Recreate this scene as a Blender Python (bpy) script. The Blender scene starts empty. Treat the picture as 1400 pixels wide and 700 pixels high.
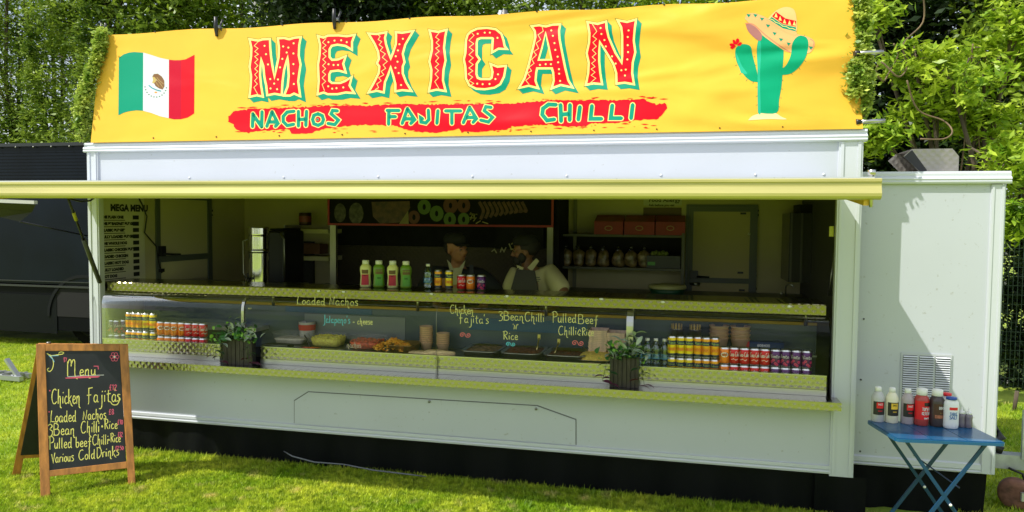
import bpy, math, random
import numpy as np
from mathutils import Vector, Matrix
from mathutils.geometry import tessellate_polygon
random.seed(7); rng = np.random.default_rng(7)
R = math.radians
scene = bpy.context.scene
col = scene.collection

# ------------------------------------------------------------------ camera
CX, CD, CH = 4.575, 4.937, 1.85
YAW, PIT, ROL, FOC = .2276, -.0476, .0087, 1010.
cd = bpy.data.cameras.new('camera'); cam = bpy.data.objects.new('camera', cd); col.objects.link(cam)
cam.matrix_world = Matrix.Translation((CX, -CD, CH)) @ Matrix.Rotation(YAW, 4, 'Z') @ Matrix.Rotation(math.pi/2+PIT, 4, 'X') @ Matrix.Rotation(ROL, 4, 'Z')
cd.sensor_width = 36; cd.lens = 36*FOC/1400; cd.clip_end = 500; cd.clip_start = .05
scene.camera = cam

# ------------------------------------------------------------------ light
SUN = Vector((-1.4, -1.0, 2.3)).normalized()          # towards the sun
elev = math.asin(SUN.z); azim = math.atan2(SUN.x, SUN.y)
w = bpy.data.worlds.new('World'); scene.world = w; w.use_nodes = True
nt = w.node_tree; nt.nodes.clear()
sky = nt.nodes.new('ShaderNodeTexSky'); sky.sky_type = 'NISHITA'; sky.sun_disc = False
sky.sun_elevation = elev; sky.sun_rotation = azim; sky.air_density = 1.0; sky.dust_density = 2.0; sky.ozone_density = 1.0
# thin bright cloud veil over the blue, the same all round
tc = nt.nodes.new('ShaderNodeTexCoord'); nz = nt.nodes.new('ShaderNodeTexNoise'); nz.inputs['Scale'].default_value = 3.0; nz.inputs['Detail'].default_value = 6
cr = nt.nodes.new('ShaderNodeValToRGB'); cr.color_ramp.elements[0].position = .35; cr.color_ramp.elements[1].position = .6
mx = nt.nodes.new('ShaderNodeMix'); mx.data_type = 'RGBA'; mx.inputs['B'].default_value = (7.0, 7.4, 8.0, 1)
nt.links.new(tc.outputs['Generated'], nz.inputs['Vector']); nt.links.new(nz.outputs['Fac'], cr.inputs['Fac'])
nt.links.new(cr.outputs['Color'], mx.inputs['Factor']); nt.links.new(sky.outputs['Color'], mx.inputs['A'])
bg = nt.nodes.new('ShaderNodeBackground'); bg.inputs['Strength'].default_value = .13
wo = nt.nodes.new('ShaderNodeOutputWorld')
nt.links.new(mx.outputs['Result'], bg.inputs['Color']); nt.links.new(bg.outputs['Background'], wo.inputs['Surface'])
sl = bpy.data.lights.new('sun', 'SUN'); sl.energy = 4.5; sl.angle = R(.5); sl.color = (1, .955, .88)
so = bpy.data.objects.new('sun', sl); col.objects.link(so); so.rotation_euler = SUN.to_track_quat('Z', 'Y').to_euler()
so.location = (-6, -6, 12)
scene.view_settings.view_transform = 'Standard'; scene.view_settings.look = 'None'
scene.view_settings.exposure = .32; scene.view_settings.gamma = 1
scene.cycles.max_bounces = 10; scene.cycles.transparent_max_bounces = 24
scene.cycles.sample_clamp_indirect = 4; scene.cycles.caustics_reflective = False; scene.cycles.caustics_refractive = False

# ------------------------------------------------------------------ measuring helpers (photograph pixel -> point on a real plane)
CO = Vector((CX, -CD, CH)); CM = cam.matrix_world.to_3x3()
def ray(px, py): return CM @ Vector((px-700, 350-py, -FOC))
def at(px, py, Y=0.):
    r = ray(px, py); return CO + r*((Y-CO.y)/r.y)
def atz(px, py, Z=0.):
    r = ray(px, py); return CO + r*((Z-CO.z)/r.z)
def atx(px, py, X):
    r = ray(px, py); return CO + r*((X-CO.x)/r.x)
def plane_map(P, n):
    P = Vector(P); n = Vector(n).normalized()
    if n.dot(CO-P) < 0: n = -n
    def f(px, py, k=0.):
        r = ray(px, py); t = (P-CO).dot(n)/r.dot(n); return CO + r*t + n*k
    return f

# ------------------------------------------------------------------ materials
MATS = {}
def mat(name, c, rough=.5, metal=0., var=0., vscale=8., bump=0., bscale=40., spec=.5, alpha=None, coat=0., stretch=(1,1,1), c2=None, emit=None):
    if name in MATS: return MATS[name]
    m = bpy.data.materials.new(name); m.use_nodes = True; MATS[name] = m
    n = m.node_tree; b = n.nodes['Principled BSDF']
    b.inputs['Base Color'].default_value = (*c, 1); b.inputs['Roughness'].default_value = rough
    b.inputs['Metallic'].default_value = metal; b.inputs['Specular IOR Level'].default_value = spec
    b.inputs['Coat Weight'].default_value = coat
    t = n.nodes.new('ShaderNodeTexCoord'); mp = n.nodes.new('ShaderNodeMapping'); mp.inputs['Scale'].default_value = stretch
    n.links.new(t.outputs['Object'], mp.inputs['Vector'])
    if var or c2:
        z = n.nodes.new('ShaderNodeTexNoise'); z.inputs['Scale'].default_value = vscale; z.inputs['Detail'].default_value = 5
        n.links.new(mp.outputs['Vector'], z.inputs['Vector'])
        r = n.nodes.new('ShaderNodeValToRGB'); n.links.new(z.outputs['Fac'], r.inputs['Fac'])
        r.color_ramp.elements[0].position = .35; r.color_ramp.elements[1].position = .65
        a = tuple(max(0, x*(1-var)) for x in c); d = c2 if c2 else tuple(min(1, x*(1+var)) for x in c)
        r.color_ramp.elements[0].color = (*a, 1); r.color_ramp.elements[1].color = (*d, 1)
        n.links.new(r.outputs['Color'], b.inputs['Base Color'])
    if bump:
        z2 = n.nodes.new('ShaderNodeTexNoise'); z2.inputs['Scale'].default_value = bscale; z2.inputs['Detail'].default_value = 4
        n.links.new(mp.outputs['Vector'], z2.inputs['Vector'])
        bp = n.nodes.new('ShaderNodeBump'); bp.inputs['Strength'].default_value = bump; bp.inputs['Distance'].default_value = .01
        n.links.new(z2.outputs['Fac'], bp.inputs['Height']); n.links.new(bp.outputs['Normal'], b.inputs['Normal'])
    return m
def embossed(name, c, rough=.28):
    """stainless sheet pressed with a staggered grid of round dimples"""
    m = mat(name, c, rough, 1.0); n = m.node_tree; b = n.nodes['Principled BSDF']
    t = n.nodes.new('ShaderNodeTexCoord'); mp = n.nodes.new('ShaderNodeMapping')
    mp.inputs['Rotation'].default_value = (0, R(45), 0); mp.inputs['Scale'].default_value = (27, .01, 27)
    v = n.nodes.new('ShaderNodeTexVoronoi'); v.inputs['Randomness'].default_value = 0; v.inputs['Scale'].default_value = 1
    cr = n.nodes.new('ShaderNodeValToRGB'); cr.color_ramp.elements[0].position = .12; cr.color_ramp.elements[1].position = .5
    bp = n.nodes.new('ShaderNodeBump'); bp.inputs['Strength'].default_value = .42; bp.inputs['Distance'].default_value = .004
    n.links.new(t.outputs['Object'], mp.inputs['Vector']); n.links.new(mp.outputs['Vector'], v.inputs['Vector'])
    n.links.new(v.outputs['Distance'], cr.inputs['Fac']); n.links.new(cr.outputs['Color'], bp.inputs['Height']); n.links.new(bp.outputs['Normal'], b.inputs['Normal'])
    return m
def glassy(name, tint, fac_boost=1.0, rough=.0, base=.04, trans=(1,1,1)):
    m = bpy.data.materials.new(name); m.use_nodes = True; MATS[name] = m; n = m.node_tree; n.nodes.clear()
    o = n.nodes.new('ShaderNodeOutputMaterial'); mxs = n.nodes.new('ShaderNodeMixShader')
    tr = n.nodes.new('ShaderNodeBsdfTransparent'); tr.inputs['Color'].default_value = (*trans, 1)
    gl = n.nodes.new('ShaderNodeBsdfGlossy'); gl.inputs['Roughness'].default_value = rough; gl.inputs['Color'].default_value = (*tint, 1)
    fr = n.nodes.new('ShaderNodeFresnel'); fr.inputs['IOR'].default_value = 1.5
    ma = n.nodes.new('ShaderNodeMath'); ma.operation = 'MULTIPLY'; ma.inputs[1].default_value = fac_boost
    n.links.new(fr.outputs[0], ma.inputs[0]); n.links.new(ma.outputs[0], mxs.inputs[0])
    n.links.new(tr.outputs[0], mxs.inputs[1]); n.links.new(gl.outputs[0], mxs.inputs[2]); n.links.new(mxs.outputs[0], o.inputs['Surface'])
    return m
def leafy(name, c, c2, vscale=3., trans=.35):
    m = bpy.data.materials.new(name); m.use_nodes = True; MATS[name] = m; n = m.node_tree; n.nodes.clear()
    o = n.nodes.new('ShaderNodeOutputMaterial'); t = n.nodes.new('ShaderNodeTexCoord')
    z = n.nodes.new('ShaderNodeTexNoise'); z.inputs['Scale'].default_value = vscale; z.inputs['Detail'].default_value = 8; z.inputs['Roughness'].default_value = .75
    r = n.nodes.new('ShaderNodeValToRGB'); r.color_ramp.elements[0].position = .38; r.color_ramp.elements[1].position = .62
    r.color_ramp.elements[0].color = (*c, 1); r.color_ramp.elements[1].color = (*c2, 1)
    d = n.nodes.new('ShaderNodeBsdfPrincipled'); d.inputs['Roughness'].default_value = .45; d.inputs['Specular IOR Level'].default_value = .4
    tl = n.nodes.new('ShaderNodeBsdfTranslucent'); mxs = n.nodes.new('ShaderNodeMixShader'); mxs.inputs[0].default_value = trans
    n.links.new(t.outputs['Object'], z.inputs['Vector']); n.links.new(z.outputs['Fac'], r.inputs['Fac'])
    n.links.new(r.outputs['Color'], d.inputs['Base Color']); n.links.new(r.outputs['Color'], tl.inputs['Color'])
    n.links.new(d.outputs[0], mxs.inputs[1]); n.links.new(tl.outputs[0], mxs.inputs[2]); n.links.new(mxs.outputs[0], o.inputs['Surface'])
    return m

WHITE = mat('trailer_white_panel', (.52, .55, .60), .35, var=.02, vscale=1.5, bump=.04, bscale=6)
_n = WHITE.node_tree; _b = _n.nodes['Principled BSDF']; _src = _b.inputs['Base Color'].links[0].from_socket
_z = _n.nodes.new('ShaderNodeTexNoise'); _z.inputs['Scale'].default_value = 34; _z.inputs['Detail'].default_value = 5; _t = [n for n in _n.nodes if n.type == 'TEX_COORD'][0]; _n.links.new(_t.outputs['Object'], _z.inputs['Vector'])
_r = _n.nodes.new('ShaderNodeValToRGB'); _r.color_ramp.elements[0].position = .66; _r.color_ramp.elements[1].position = .76; _r.color_ramp.elements[1].color = (.5,.5,.5,1); _n.links.new(_z.outputs['Fac'], _r.inputs['Fac'])
_m = _n.nodes.new('ShaderNodeMix'); _m.data_type = 'RGBA'; _m.inputs['B'].default_value = (.26,.25,.2,1); _n.links.new(_r.outputs['Color'], _m.inputs['Factor']); _n.links.new(_src, _m.inputs['A']); _n.links.new(_m.outputs['Result'], _b.inputs['Base Color'])
WTRIM = mat('white_painted_aluminium', (.58, .61, .65), .3, bump=.03, bscale=20)
LIP = mat('hatch_edge_bounce_yellow', (.52, .47, .17), .32, .25, var=.08, vscale=4, stretch=(.3, 4, 4))  # metal edge; its yellow stands for the sunlit grass reflected in it
UNDER = mat('hatch_underside_bounce_yellow', (.55, .48, .17), .5, var=.05)  # yellow bounce from the lawn is put into the base colour
CREAM = mat('interior_cream_wall', (.52, .47, .25), .55, var=.05, vscale=3)
GREYFR = mat('grey_door_frame', (.10, .115, .10), .45)
STEEL = mat('brushed_steel', (.55, .55, .52), .28, 1., bump=.05, bscale=30, stretch=(1, 20, 20))
DSTEEL = mat('dull_steel', (.30, .30, .28), .4, 1.)
EMB = embossed('dimpled_stainless', (.42, .40, .33), .2); EMBR = embossed('dimpled_rail', (.30, .28, .13), .2)
BLACK = mat('black_plastic', (.012, .012, .013), .4)
SHEET = mat('black_polythene_sheet', (.004, .005, .005), .6, spec=.12, bump=.5, bscale=7, stretch=(1, 1, .5))
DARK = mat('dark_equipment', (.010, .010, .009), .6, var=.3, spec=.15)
RED = mat('red_print', (.75, .004, .012), .4)
WFIT = mat('white_fitting', (.8, .8, .75), .3)
GLASS = glassy('display_glass', (.92, .97, 1), .32, 0)
CLEAR = glassy('clear_plastic', (1, 1, 1), 1.6, .08, trans=(.86, .88, .86))
MILKY = bpy.data.materials.new('milky_clear_tub'); MILKY.use_nodes = True; _b = MILKY.node_tree.nodes['Principled BSDF']; _b.inputs['Base Color'].default_value = (.8,.78,.7,1); _b.inputs['Alpha'].default_value = .08; _b.inputs['Roughness'].default_value = .2
WOOD = mat('orange_stained_wood', (.47, .19, .04), .5, var=.28, vscale=6, stretch=(5, 5, .8), bump=.15, bscale=40)
CHALKB = mat('blackboard', (.010, .013, .014), .55, var=.25, vscale=9)
CHALK_Y = mat('yellow_chalk', (.85, .78, .20), .9); CHALK_P = mat('pink_chalk', (.75, .12, .2), .9)
CHALK_B = mat('blue_chalk', (.22, .5, .7), .9); CHALK_W = mat('white_chalk', (.7, .7, .66), .9)
BLUE = mat('blue_painted_steel', (.005, .085, .20), .32, var=.06, vscale=30, coat=.3)
RUBBER = mat('rubber', (.006, .006, .006), .9, spec=.05)
CARD = mat('brown_card', (.42, .27, .15), .8, var=.12, vscale=20)
NAVY = mat('navy_print', (.012, .03, .09), .35)
SILVER = mat('can_silver', (.7, .7, .7), .3, 1.)

# ------------------------------------------------------------------ mesh helpers
def origin_of(o):
    v = Vector((0, 0, 0))
    while o is not None: v += o.location; o = o.parent
    return v
class MB:
    def __init__(s): s.v = []; s.f = []; s.m = []; s.sm = []; s.cur = 0; s.smooth = False
    def add(s, vs, fs):
        k = len(s.v); s.v += [tuple(x) for x in vs]
        for f in fs: s.f.append(tuple(i+k for i in f)); s.m.append(s.cur); s.sm.append(s.smooth)
        return s
    def box(s, lo, hi, M=None):
        (a, b, c), (d, e, f) = lo, hi
        vs = [(a,b,c),(d,b,c),(d,e,c),(a,e,c),(a,b,f),(d,b,f),(d,e,f),(a,e,f)]
        if M is not None: vs = [tuple(M @ Vector(v)) for v in vs]
        return s.add(vs, [(0,3,2,1),(4,5,6,7),(0,1,5,4),(1,2,6,5),(2,3,7,6),(3,0,4,7)])
    def beam(s, p, q, wd, ht, up=(0,0,1)):
        """box beam from p to q"""
        p, q = Vector(p), Vector(q); d = (q-p).normalized(); u = Vector(up); a = d.cross(u).normalized(); u = a.cross(d).normalized()
        vs = []
        for c in (p, q):
            for i, j in ((-1,-1),(1,-1),(1,1),(-1,1)): vs.append(c + a*wd/2*i + u*ht/2*j)
        return s.add(vs, [(0,1,2,3),(7,6,5,4),(0,4,5,1),(1,5,6,2),(2,6,7,3),(3,7,4,0)])
    def tube(s, path, r, n=8, cap=True):
        path = [Vector(p) for p in path]; N = len(path); k = len(s.v); rs = r if isinstance(r, (list, tuple)) else [r]*N
        prev = None
        for i, p in enumerate(path):
            d = (path[min(i+1, N-1)] - path[max(i-1, 0)]).normalized()
            a = prev if prev is not None else (Vector((0,0,1)) if abs(d.z) < .9 else Vector((1,0,0)))
            a = (a - d*a.dot(d)).normalized(); prev = a; b = d.cross(a)
            for j in range(n):
                t = 2*math.pi*j/n; s.v.append(tuple(p + (a*math.cos(t) + b*math.sin(t))*rs[i]))
        old = s.smooth; fs = []
        for i in range(N-1):
            for j in range(n):
                fs.append((k+i*n+j, k+i*n+(j+1)%n, k+(i+1)*n+(j+1)%n, k+(i+1)*n+j))
        for f in fs: s.f.append(f); s.m.append(s.cur); s.sm.append(True)
        if cap:
            s.f.append(tuple(k+j for j in range(n))[::-1]); s.m.append(s.cur); s.sm.append(False)
            s.f.append(tuple(k+(N-1)*n+j for j in range(n))); s.m.append(s.cur); s.sm.append(False)
        return s
    def lathe(s, prof, c=(0,0,0), n=20, sx=1., sy=1., mats=None, caps=True, sq=None):
        """prof [(r,z)...] bottom to top; mats = one slot per segment; sq = superellipse exponent"""
        k = len(s.v)
        for r, z in prof:
            for j in range(n):
                t = 2*math.pi*j/n; ct, st = math.cos(t), math.sin(t)
                if sq: g = (abs(ct)**sq + abs(st)**sq)**(-1/sq); ct, st = ct*g, st*g
                s.v.append((c[0]+r*ct*sx, c[1]+r*st*sy, c[2]+z))
        for i in range(len(prof)-1):
            for j in range(n):
                s.f.append((k+i*n+j, k+i*n+(j+1)%n, k+(i+1)*n+(j+1)%n, k+(i+1)*n+j)); s.m.append(mats[i] if mats else s.cur); s.sm.append(True)
        if caps:
            s.f.append(tuple(k+j for j in range(n))[::-1]); s.m.append(mats[0] if mats else s.cur); s.sm.append(False)
            q = k+(len(prof)-1)*n; s.f.append(tuple(q+j for j in range(n))); s.m.append(mats[-1] if mats else s.cur); s.sm.append(False)
        return s
    def extrude_x(s, prof, x0, x1, close=True, smooth=False):
        """closed profile [(y,z)...] swept along X"""
        k = len(s.v); n = len(prof)
        for x in (x0, x1):
            for y, z in prof: s.v.append((x, y, z))
        for j in range(n if close else n-1):
            s.f.append((k+j, k+(j+1)%n, k+n+(j+1)%n, k+n+j)); s.m.append(s.cur); s.sm.append(smooth)
        if close:
            s.f.append(tuple(k+j for j in range(n))[::-1]); s.m.append(s.cur); s.sm.append(False)
            s.f.append(tuple(k+n+j for j in range(n))); s.m.append(s.cur); s.sm.append(False)
        return s
    def poly(s, pts, holes=()):
        """flat polygon of 3D points, ear-clipped"""
        loops = [[Vector(p) for p in pts]] + [[Vector(p) for p in h] for h in holes]
        tris = tessellate_polygon(loops); flat = [p for l in loops for p in l]
        return s.add(flat, [tuple(t) for t in tris])
    def sphere(s, c, r, n=8, sx=1, sy=1, sz=1):
        pr = [(max(r*math.sin(math.pi*i/n), 1e-4), -r*math.cos(math.pi*i/n)*sz) for i in range(n+1)]
        return s.lathe(pr, c, n=max(6, n+2), sx=sx, sy=sy)
    def build(s, name, mats, parent=None, kind=None, bevel=0):
        me = bpy.data.meshes.new(name); o = bpy.data.objects.new(name, me)
        off = origin_of(parent) if parent else Vector((0, 0, 0))
        me.from_pydata([(x-off.x, y-off.y, z-off.z) for x, y, z in s.v], [], s.f)
        for m in (mats if isinstance(mats, (list, tuple)) else [mats]): me.materials.append(m)
        me.polygons.foreach_set('material_index', s.m); me.polygons.foreach_set('use_smooth', s.sm); me.update()
        col.objects.link(o)
        if parent: o.parent = parent
        if kind: o['kind'] = kind
        if bevel:
            bv = o.modifiers.new('edge', 'BEVEL'); bv.width = bevel; bv.segments = 2; bv.limit_method = 'ANGLE'
        return o
def attach(o, parent): o.parent = parent; return o
def box(name, lo, hi, m, parent=None, bevel=0, kind=None): return MB().box(lo, hi).build(name, m, parent, kind, bevel)
def thing(name, label, cat, loc=(0,0,0), group=None):
    o = bpy.data.objects.new(name, None); col.objects.link(o); o.location = loc; o['label'] = label; o['category'] = cat; o.empty_display_size = .1
    if group: o['group'] = group
    return o
def tag(o, label, cat, group=None):
    o['label'] = label; o['category'] = cat
    if group: o['group'] = group
    return o
def copy_tree(o, parent=None):
    c = o.copy(); col.objects.link(c)
    if parent is not None: c.parent = parent
    for ch in [x for x in o.children]: copy_tree(ch, c)
    return c
class Proto:
    """first use hands out the original, later uses copies"""
    def __init__(s, o): s.o = o; s.used = False
    def put(s, loc, rz=0, label=None, group=None, rx=0, ry=0, sc=None):
        o = s.o if not s.used else copy_tree(s.o); s.used = True
        o.location = loc; o.rotation_euler = (rx, ry, rz)
        if sc: o.scale = (sc, sc, sc)
        if label: o['label'] = label
        if group: o['group'] = group
        return o
def np_mesh(name, V, F, mats, parent=None, kind=None, smooth=False):
    """V (n,3), F (m,k) arrays -> fast mesh"""
    me = bpy.data.meshes.new(name); k = F.shape[1]
    off = np.array(origin_of(parent)) if parent else np.zeros(3)
    me.vertices.add(len(V)); me.vertices.foreach_set('co', (V-off).astype('f').ravel())
    me.loops.add(F.size); me.loops.foreach_set('vertex_index', F.astype('i').ravel())
    me.polygons.add(len(F)); me.polygons.foreach_set('loop_start', np.arange(0, F.size, k, dtype='i'))
    if smooth: me.polygons.foreach_set('use_smooth', np.ones(len(F), dtype=bool))
    for m in (mats if isinstance(mats, (list, tuple)) else [mats]): me.materials.append(m)
    me.update(calc_edges=True); o = bpy.data.objects.new(name, me); col.objects.link(o)
    if parent: o.parent = parent
    if kind: o['kind'] = kind
    return o

# ------------------------------------------------------------------ writing: one-stroke hand
G = {
'A':("0,0 3,10 6,0|1,4 5,4",7),'B':("1,0 1,10 5,9.5 5.5,7.5 4.5,5.5 1,5|4,5.5 6.5,4 6.5,1.5 4.5,-.3 0,0",8),'C':("6.5,9 5,10 2.5,9 1,6 1,3 2.5,0.3 5,0 7,1.5",8),
'D':("1.5,10 1.5,0 5,1 7,4 6.5,8 4,10 0.5,10",8),'E':("6,10 1,10 1,0 6,0|1,5 5,5",7),'F':("6.5,10.5 2.5,10 2.5,0 2,-1.5|0.5,5 5,5.3",7),'G':("6,9 3,10 1,7 1,3 3,0 6,1 6,4 4,4",7),
'H':("1,0 1,10|6,0 6,10|1,5 6,5",7),'I':("1,0 1,10",2),'J':("4,11 4,0 3,-3 1,-3.5",5.5),'K':("1,0 1,10|6,10 1,5 6,0",7),'L':("2.5,10 1.5,5 1.5,0.8 0.5,0|1.5,0.8 4,0.5 6.5,0.3",6.5),
'M':("1,0 1,9|1,7 2.5,10 4.5,9.5 4.5,6|4.5,7 6.5,10 8.2,9 8.2,2 9,-1 11,-1.8",10),'N':("0.5,0 1.5,8 4.5,0.5 6,9.5",7),'O':("3,10 1,7 1,3 3,0 5,3 5,7 3,10",6),
'P':("2,-1 2,10|0.5,9.5 4,11 6.5,9 6,6 2.2,5",7),'Q':("3,10 1,7 1,3 3,0 5,3 5,7 3,10|4,2 6,-1",6.5),'R':("2,0 2,10|0.5,9.5 4,10.5 6,9 5.5,6.5 2.2,5.2|3,5.2 6.5,0",7.5),'S':("5.5,9 3,10 1,8 2,6 5,4 5,1.5 3,0 0.5,1",6.5),
'T':("3,0 3,10|0,10 6,10",6.5),'U':("1,10 1,2 3,0 5,2 5,10",6.5),'V':("0.5,9 3,0 5.5,10",6),'W':("0,10 2,0 4,8 6,0 8,10",9),'Y':("0,10 3,5 6,10|3,5 3,0",6),
'a':("4.2,4.5 2.5,5.2 1,3.5 1,1 2.5,0 4.2,2 4.3,5|4.3,4 4.5,0.5 5.5,0.2",6),'b':("1,10 1.2,0.3 3.5,0 4.5,2 4,4.5 1.5,4",5.5),'c':("4,4.5 2.5,5.2 1,3.5 1,1.2 2.5,0 4.5,1",5),
'd':("4.2,4 2.5,5 1,3.5 1,1 2.5,0 4,1.5|4.5,9.5 4.3,1 5.5,0",6),'e':("1,2.4 4,3.2 3.5,5 2,5.2 1,3.2 1.3,0.8 3,0 4.6,1",5),'f':("5,9 3.5,9.5 2.8,7 2.6,0 2,-3|0.8,4.6 4.6,5",5),
'g':("4.3,4.5 2,5 1,2.5 3,1 4.3,4 4.3,-2 3,-4 1,-3.5",5.5),'h':("1.5,10 1,0|1,3 2.8,5.2 4,4.4 3.8,0 4.2,-2.4 5.6,-2.6",6),'i':("1.2,5 1.2,0.2|1.4,7.2 2.1,8",3),
'j':("3,5.2 3,-2 2,-4.5 0,-4.6|3.1,7.2 3.8,8",4.6),'k':("1,10 1,0|4.5,5.5 1.2,2.7 3,1.5 4.5,-1 6,-1.8",5.5),'l':("1.2,9.5 1,1 1.8,0.1",3),'m':("1,5 1,0|1,3.5 2.5,5 3.5,4 3.5,0|3.5,3.5 5,5 6,4 6,0",7),
'n':("1.2,5.2 1,0|1,3 2.8,5.3 4,4.4 4,0 4.5,-2.4 6,-2.8",6),'o':("2.8,5.2 1,3.5 1,1.2 2.6,0 4.2,1.5 4.2,4 2.8,5.2",5.2),'p':("1,5 1,-4|1,4 3,5.2 4.5,3 3,0.3 1,1",5.2),'r':("1,5 1,0|1,3 2.5,5.2 4,4.8",4.4),
's':("4.2,5 2.4,5.4 1.4,4 3.8,2.2 3.4,0.3 0.8,0",5),'t':("2.2,8.5 2,1 3.8,0.2|0.4,5.6 4.4,6",5),'u':("1,5 1,1 2.6,0 4,2|4.2,5 4.2,0.6 5,0",5.6),'v':("0.5,5 2.5,0 4.5,5",5),'y':("1,5 2.5,1|4.5,5 1.5,-4",5),'z':("1,5 4,5 1,0 4,0",5),
'0':("3,10 1,7 1,3 3,0 5,3 5,7 3,10",6),'1':("1,8 2.5,10 2.5,0",4),'2':("1,8 3,10 5,8 1,0 6,0",6.5),'3':("0.5,8.5 3,10 5.2,8 2.6,5.4 5.5,3.4 4.5,-.5 1,-1.2",6.5),'4':("4,0 4,10 0,3 6,3",6.5),'5':("5,10 1,10 1,6 4,6 5,3 3,0 1,0",6),'8':("3,5.2 1,7.5 3,10 5,7.5 3,5.2 1,2.5 3,0 5,2.5 3,5.2",6),
"'":("1,10.5 0.8,8",2),'+':("1.5,4 2.6,3 1.6,2.2 1,3 1.6,4",4),'-':("0.5,3 4,3",5),'.':("1,0 1.6,0.5",2.5),'&':("6,5 4,8 1,3 3,1 5,3|2,1 5,0",7),'£':("5,9 3.5,10 2.5,8 2.5,0.5|0.5,5 4.5,5|0.5,0 5,0",6),' ':("",4.5)}
def smooth_path(p, k=4):
    if len(p) < 3: return p
    out = []
    for i in range(len(p)-1):
        p0, p1, p2, p3 = p[max(i-1, 0)], p[i], p[i+1], p[min(i+2, len(p)-1)]
        for j in range(k):
            t = j/k; out.append(tuple(.5*((2*b)+(c-a)*t+(2*a-5*b+4*c-d)*t*t+(3*b-a-3*c+d)*t**3) for a, b, c, d in zip(p0, p1, p2, p3)))
    out.append(p[-1]); return out
def strokes(text, x, y, h, squeeze=1., slope=0., smooth=True, jit=0.):
    """-> list of 2D polylines, x right / y DOWN, cap height h"""
    out = []; s = h/10; cx = x
    for ch in text:
        g, wd = G[ch]
        jy = random.uniform(-jit, jit)*h
        for st in g.split('|'):
            if not st: continue
            pts = [tuple(float(q) for q in t.split(',')) for t in st.split()]
            if smooth and ch not in "EFHITLAVNKWY'": pts = smooth_path(pts)
            out.append([(cx+a*s*squeeze, y + slope*(cx+a*s*squeeze-x) - b*s + jy) for a, b in pts])
        cx += wd*s*squeeze
    return out
def ribbon(mb, pts, wd, f, k=0., closed=False, var=0.):
    """thick polyline in 2D, mapped to 3D by f(x,y,k)"""
    n = len(pts); L = []; Rr = []
    for i, (x, y) in enumerate(pts):
        if closed: a, b = pts[i-1], pts[(i+1) % n]
        else: a, b = pts[max(i-1, 0)], pts[min(i+1, n-1)]
        def nd(p, q):
            d = math.hypot(q[0]-p[0], q[1]-p[1]) or 1; return (q[0]-p[0])/d, (q[1]-p[1])/d
        d1 = nd(a, (x, y)) if (a != (x, y)) else nd((x, y), b); d2 = nd((x, y), b) if b != (x, y) else d1
        nx, ny = -(d1[1]+d2[1]), d1[0]+d2[0]; m = math.hypot(nx, ny) or 1; nx, ny = nx/m, ny/m
        c = max(.45, nx*(-d1[1]) + ny*d1[0]); o = wd/2/c*(1+var*(random.random()-.5))
        L.append(f(x+nx*o, y+ny*o, k)); Rr.append(f(x-nx*o, y-ny*o, k))
    vs = L+Rr; m = n if closed else n-1
    mb.add(vs, [(i, (i+1) % n, n+(i+1) % n, n+i) for i in range(m)]); return mb
def dot(mb, x, y, r, f, k, n=7, ry=None):
    ry = ry or r; mb.add([f(x+r*math.cos(2*math.pi*i/n), y+ry*math.sin(2*math.pi*i/n), k) for i in range(n)], [tuple(range(n))])
def printed(text, size, m, name='printed_text', parent=None, loc=(0,0,0), rot=(R(90),0,0), bold=0., sx=1.):
    cu = bpy.data.curves.new('t', 'FONT'); cu.body = text; cu.size = size; cu.offset = bold; cu.resolution_u = 2
    t = bpy.data.objects.new('t', cu); col.objects.link(t)
    me = bpy.data.meshes.new_from_object(t.evaluated_get(bpy.context.evaluated_depsgraph_get())); bpy.data.objects.remove(t)
    me.transform(Matrix.Translation(Vector(loc)) @ Matrix.Rotation(rot[2], 4, 'Z') @ Matrix.Rotation(rot[0], 4, 'X') @ Matrix.Diagonal((sx, 1, 1, 1)))
    off = origin_of(parent) if parent else Vector((0,0,0)); me.transform(Matrix.Translation(-off))
    me.materials.clear(); me.materials.append(m); me.name = name
    o = bpy.data.objects.new(name, me); col.objects.link(o)
    if parent: o.parent = parent
    return o
# ------------------------------------------------------------------ ground
LAWN = mat('lawn', (.17, .27, .018), .9, vscale=2.2, c2=(.34, .42, .04), bump=.6, bscale=60)
MB().add([(-80,-60,0),(80,-60,0),(80,80,0),(-80,80,0)], [(0,1,2,3)]).build('lawn', LAWN, kind='structure')
GRASS = leafy('grass_blade', (.24, .42, .012), (.62, .68, .07), 1.3, .45)
_n = GRASS.node_tree; _r = [n for n in _n.nodes if n.type == 'VALTORGB'][0]
_z = _n.nodes.new('ShaderNodeTexNoise'); _z.inputs['Scale'].default_value = 26; _z.inputs['Detail'].default_value = 3
_t = [n for n in _n.nodes if n.type == 'TEX_COORD'][0]; _c = _n.nodes.new('ShaderNodeValToRGB'); _c.color_ramp.elements[0].position = .35; _c.color_ramp.elements[1].position = .62
_c.color_ramp.elements[0].color = (.50,.58,.4,1); _c.color_ramp.elements[1].color = (1.3,1.25,1.2,1)
_z2 = _n.nodes.new('ShaderNodeTexNoise'); _z2.inputs['Scale'].default_value = 5.5; _z2.inputs['Detail'].default_value = 4; _c2 = _n.nodes.new('ShaderNodeValToRGB'); _c2.color_ramp.elements[0].position = .60; _c2.color_ramp.elements[1].position = .74
_m = _n.nodes.new('ShaderNodeMix'); _m.data_type = 'RGBA'; _m.blend_type = 'MULTIPLY'; _m.inputs['Factor'].default_value = 1
_m2 = _n.nodes.new('ShaderNodeMix'); _m2.data_type = 'RGBA'; _m2.inputs['B'].default_value = (.72,.62,.27,1)
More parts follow.
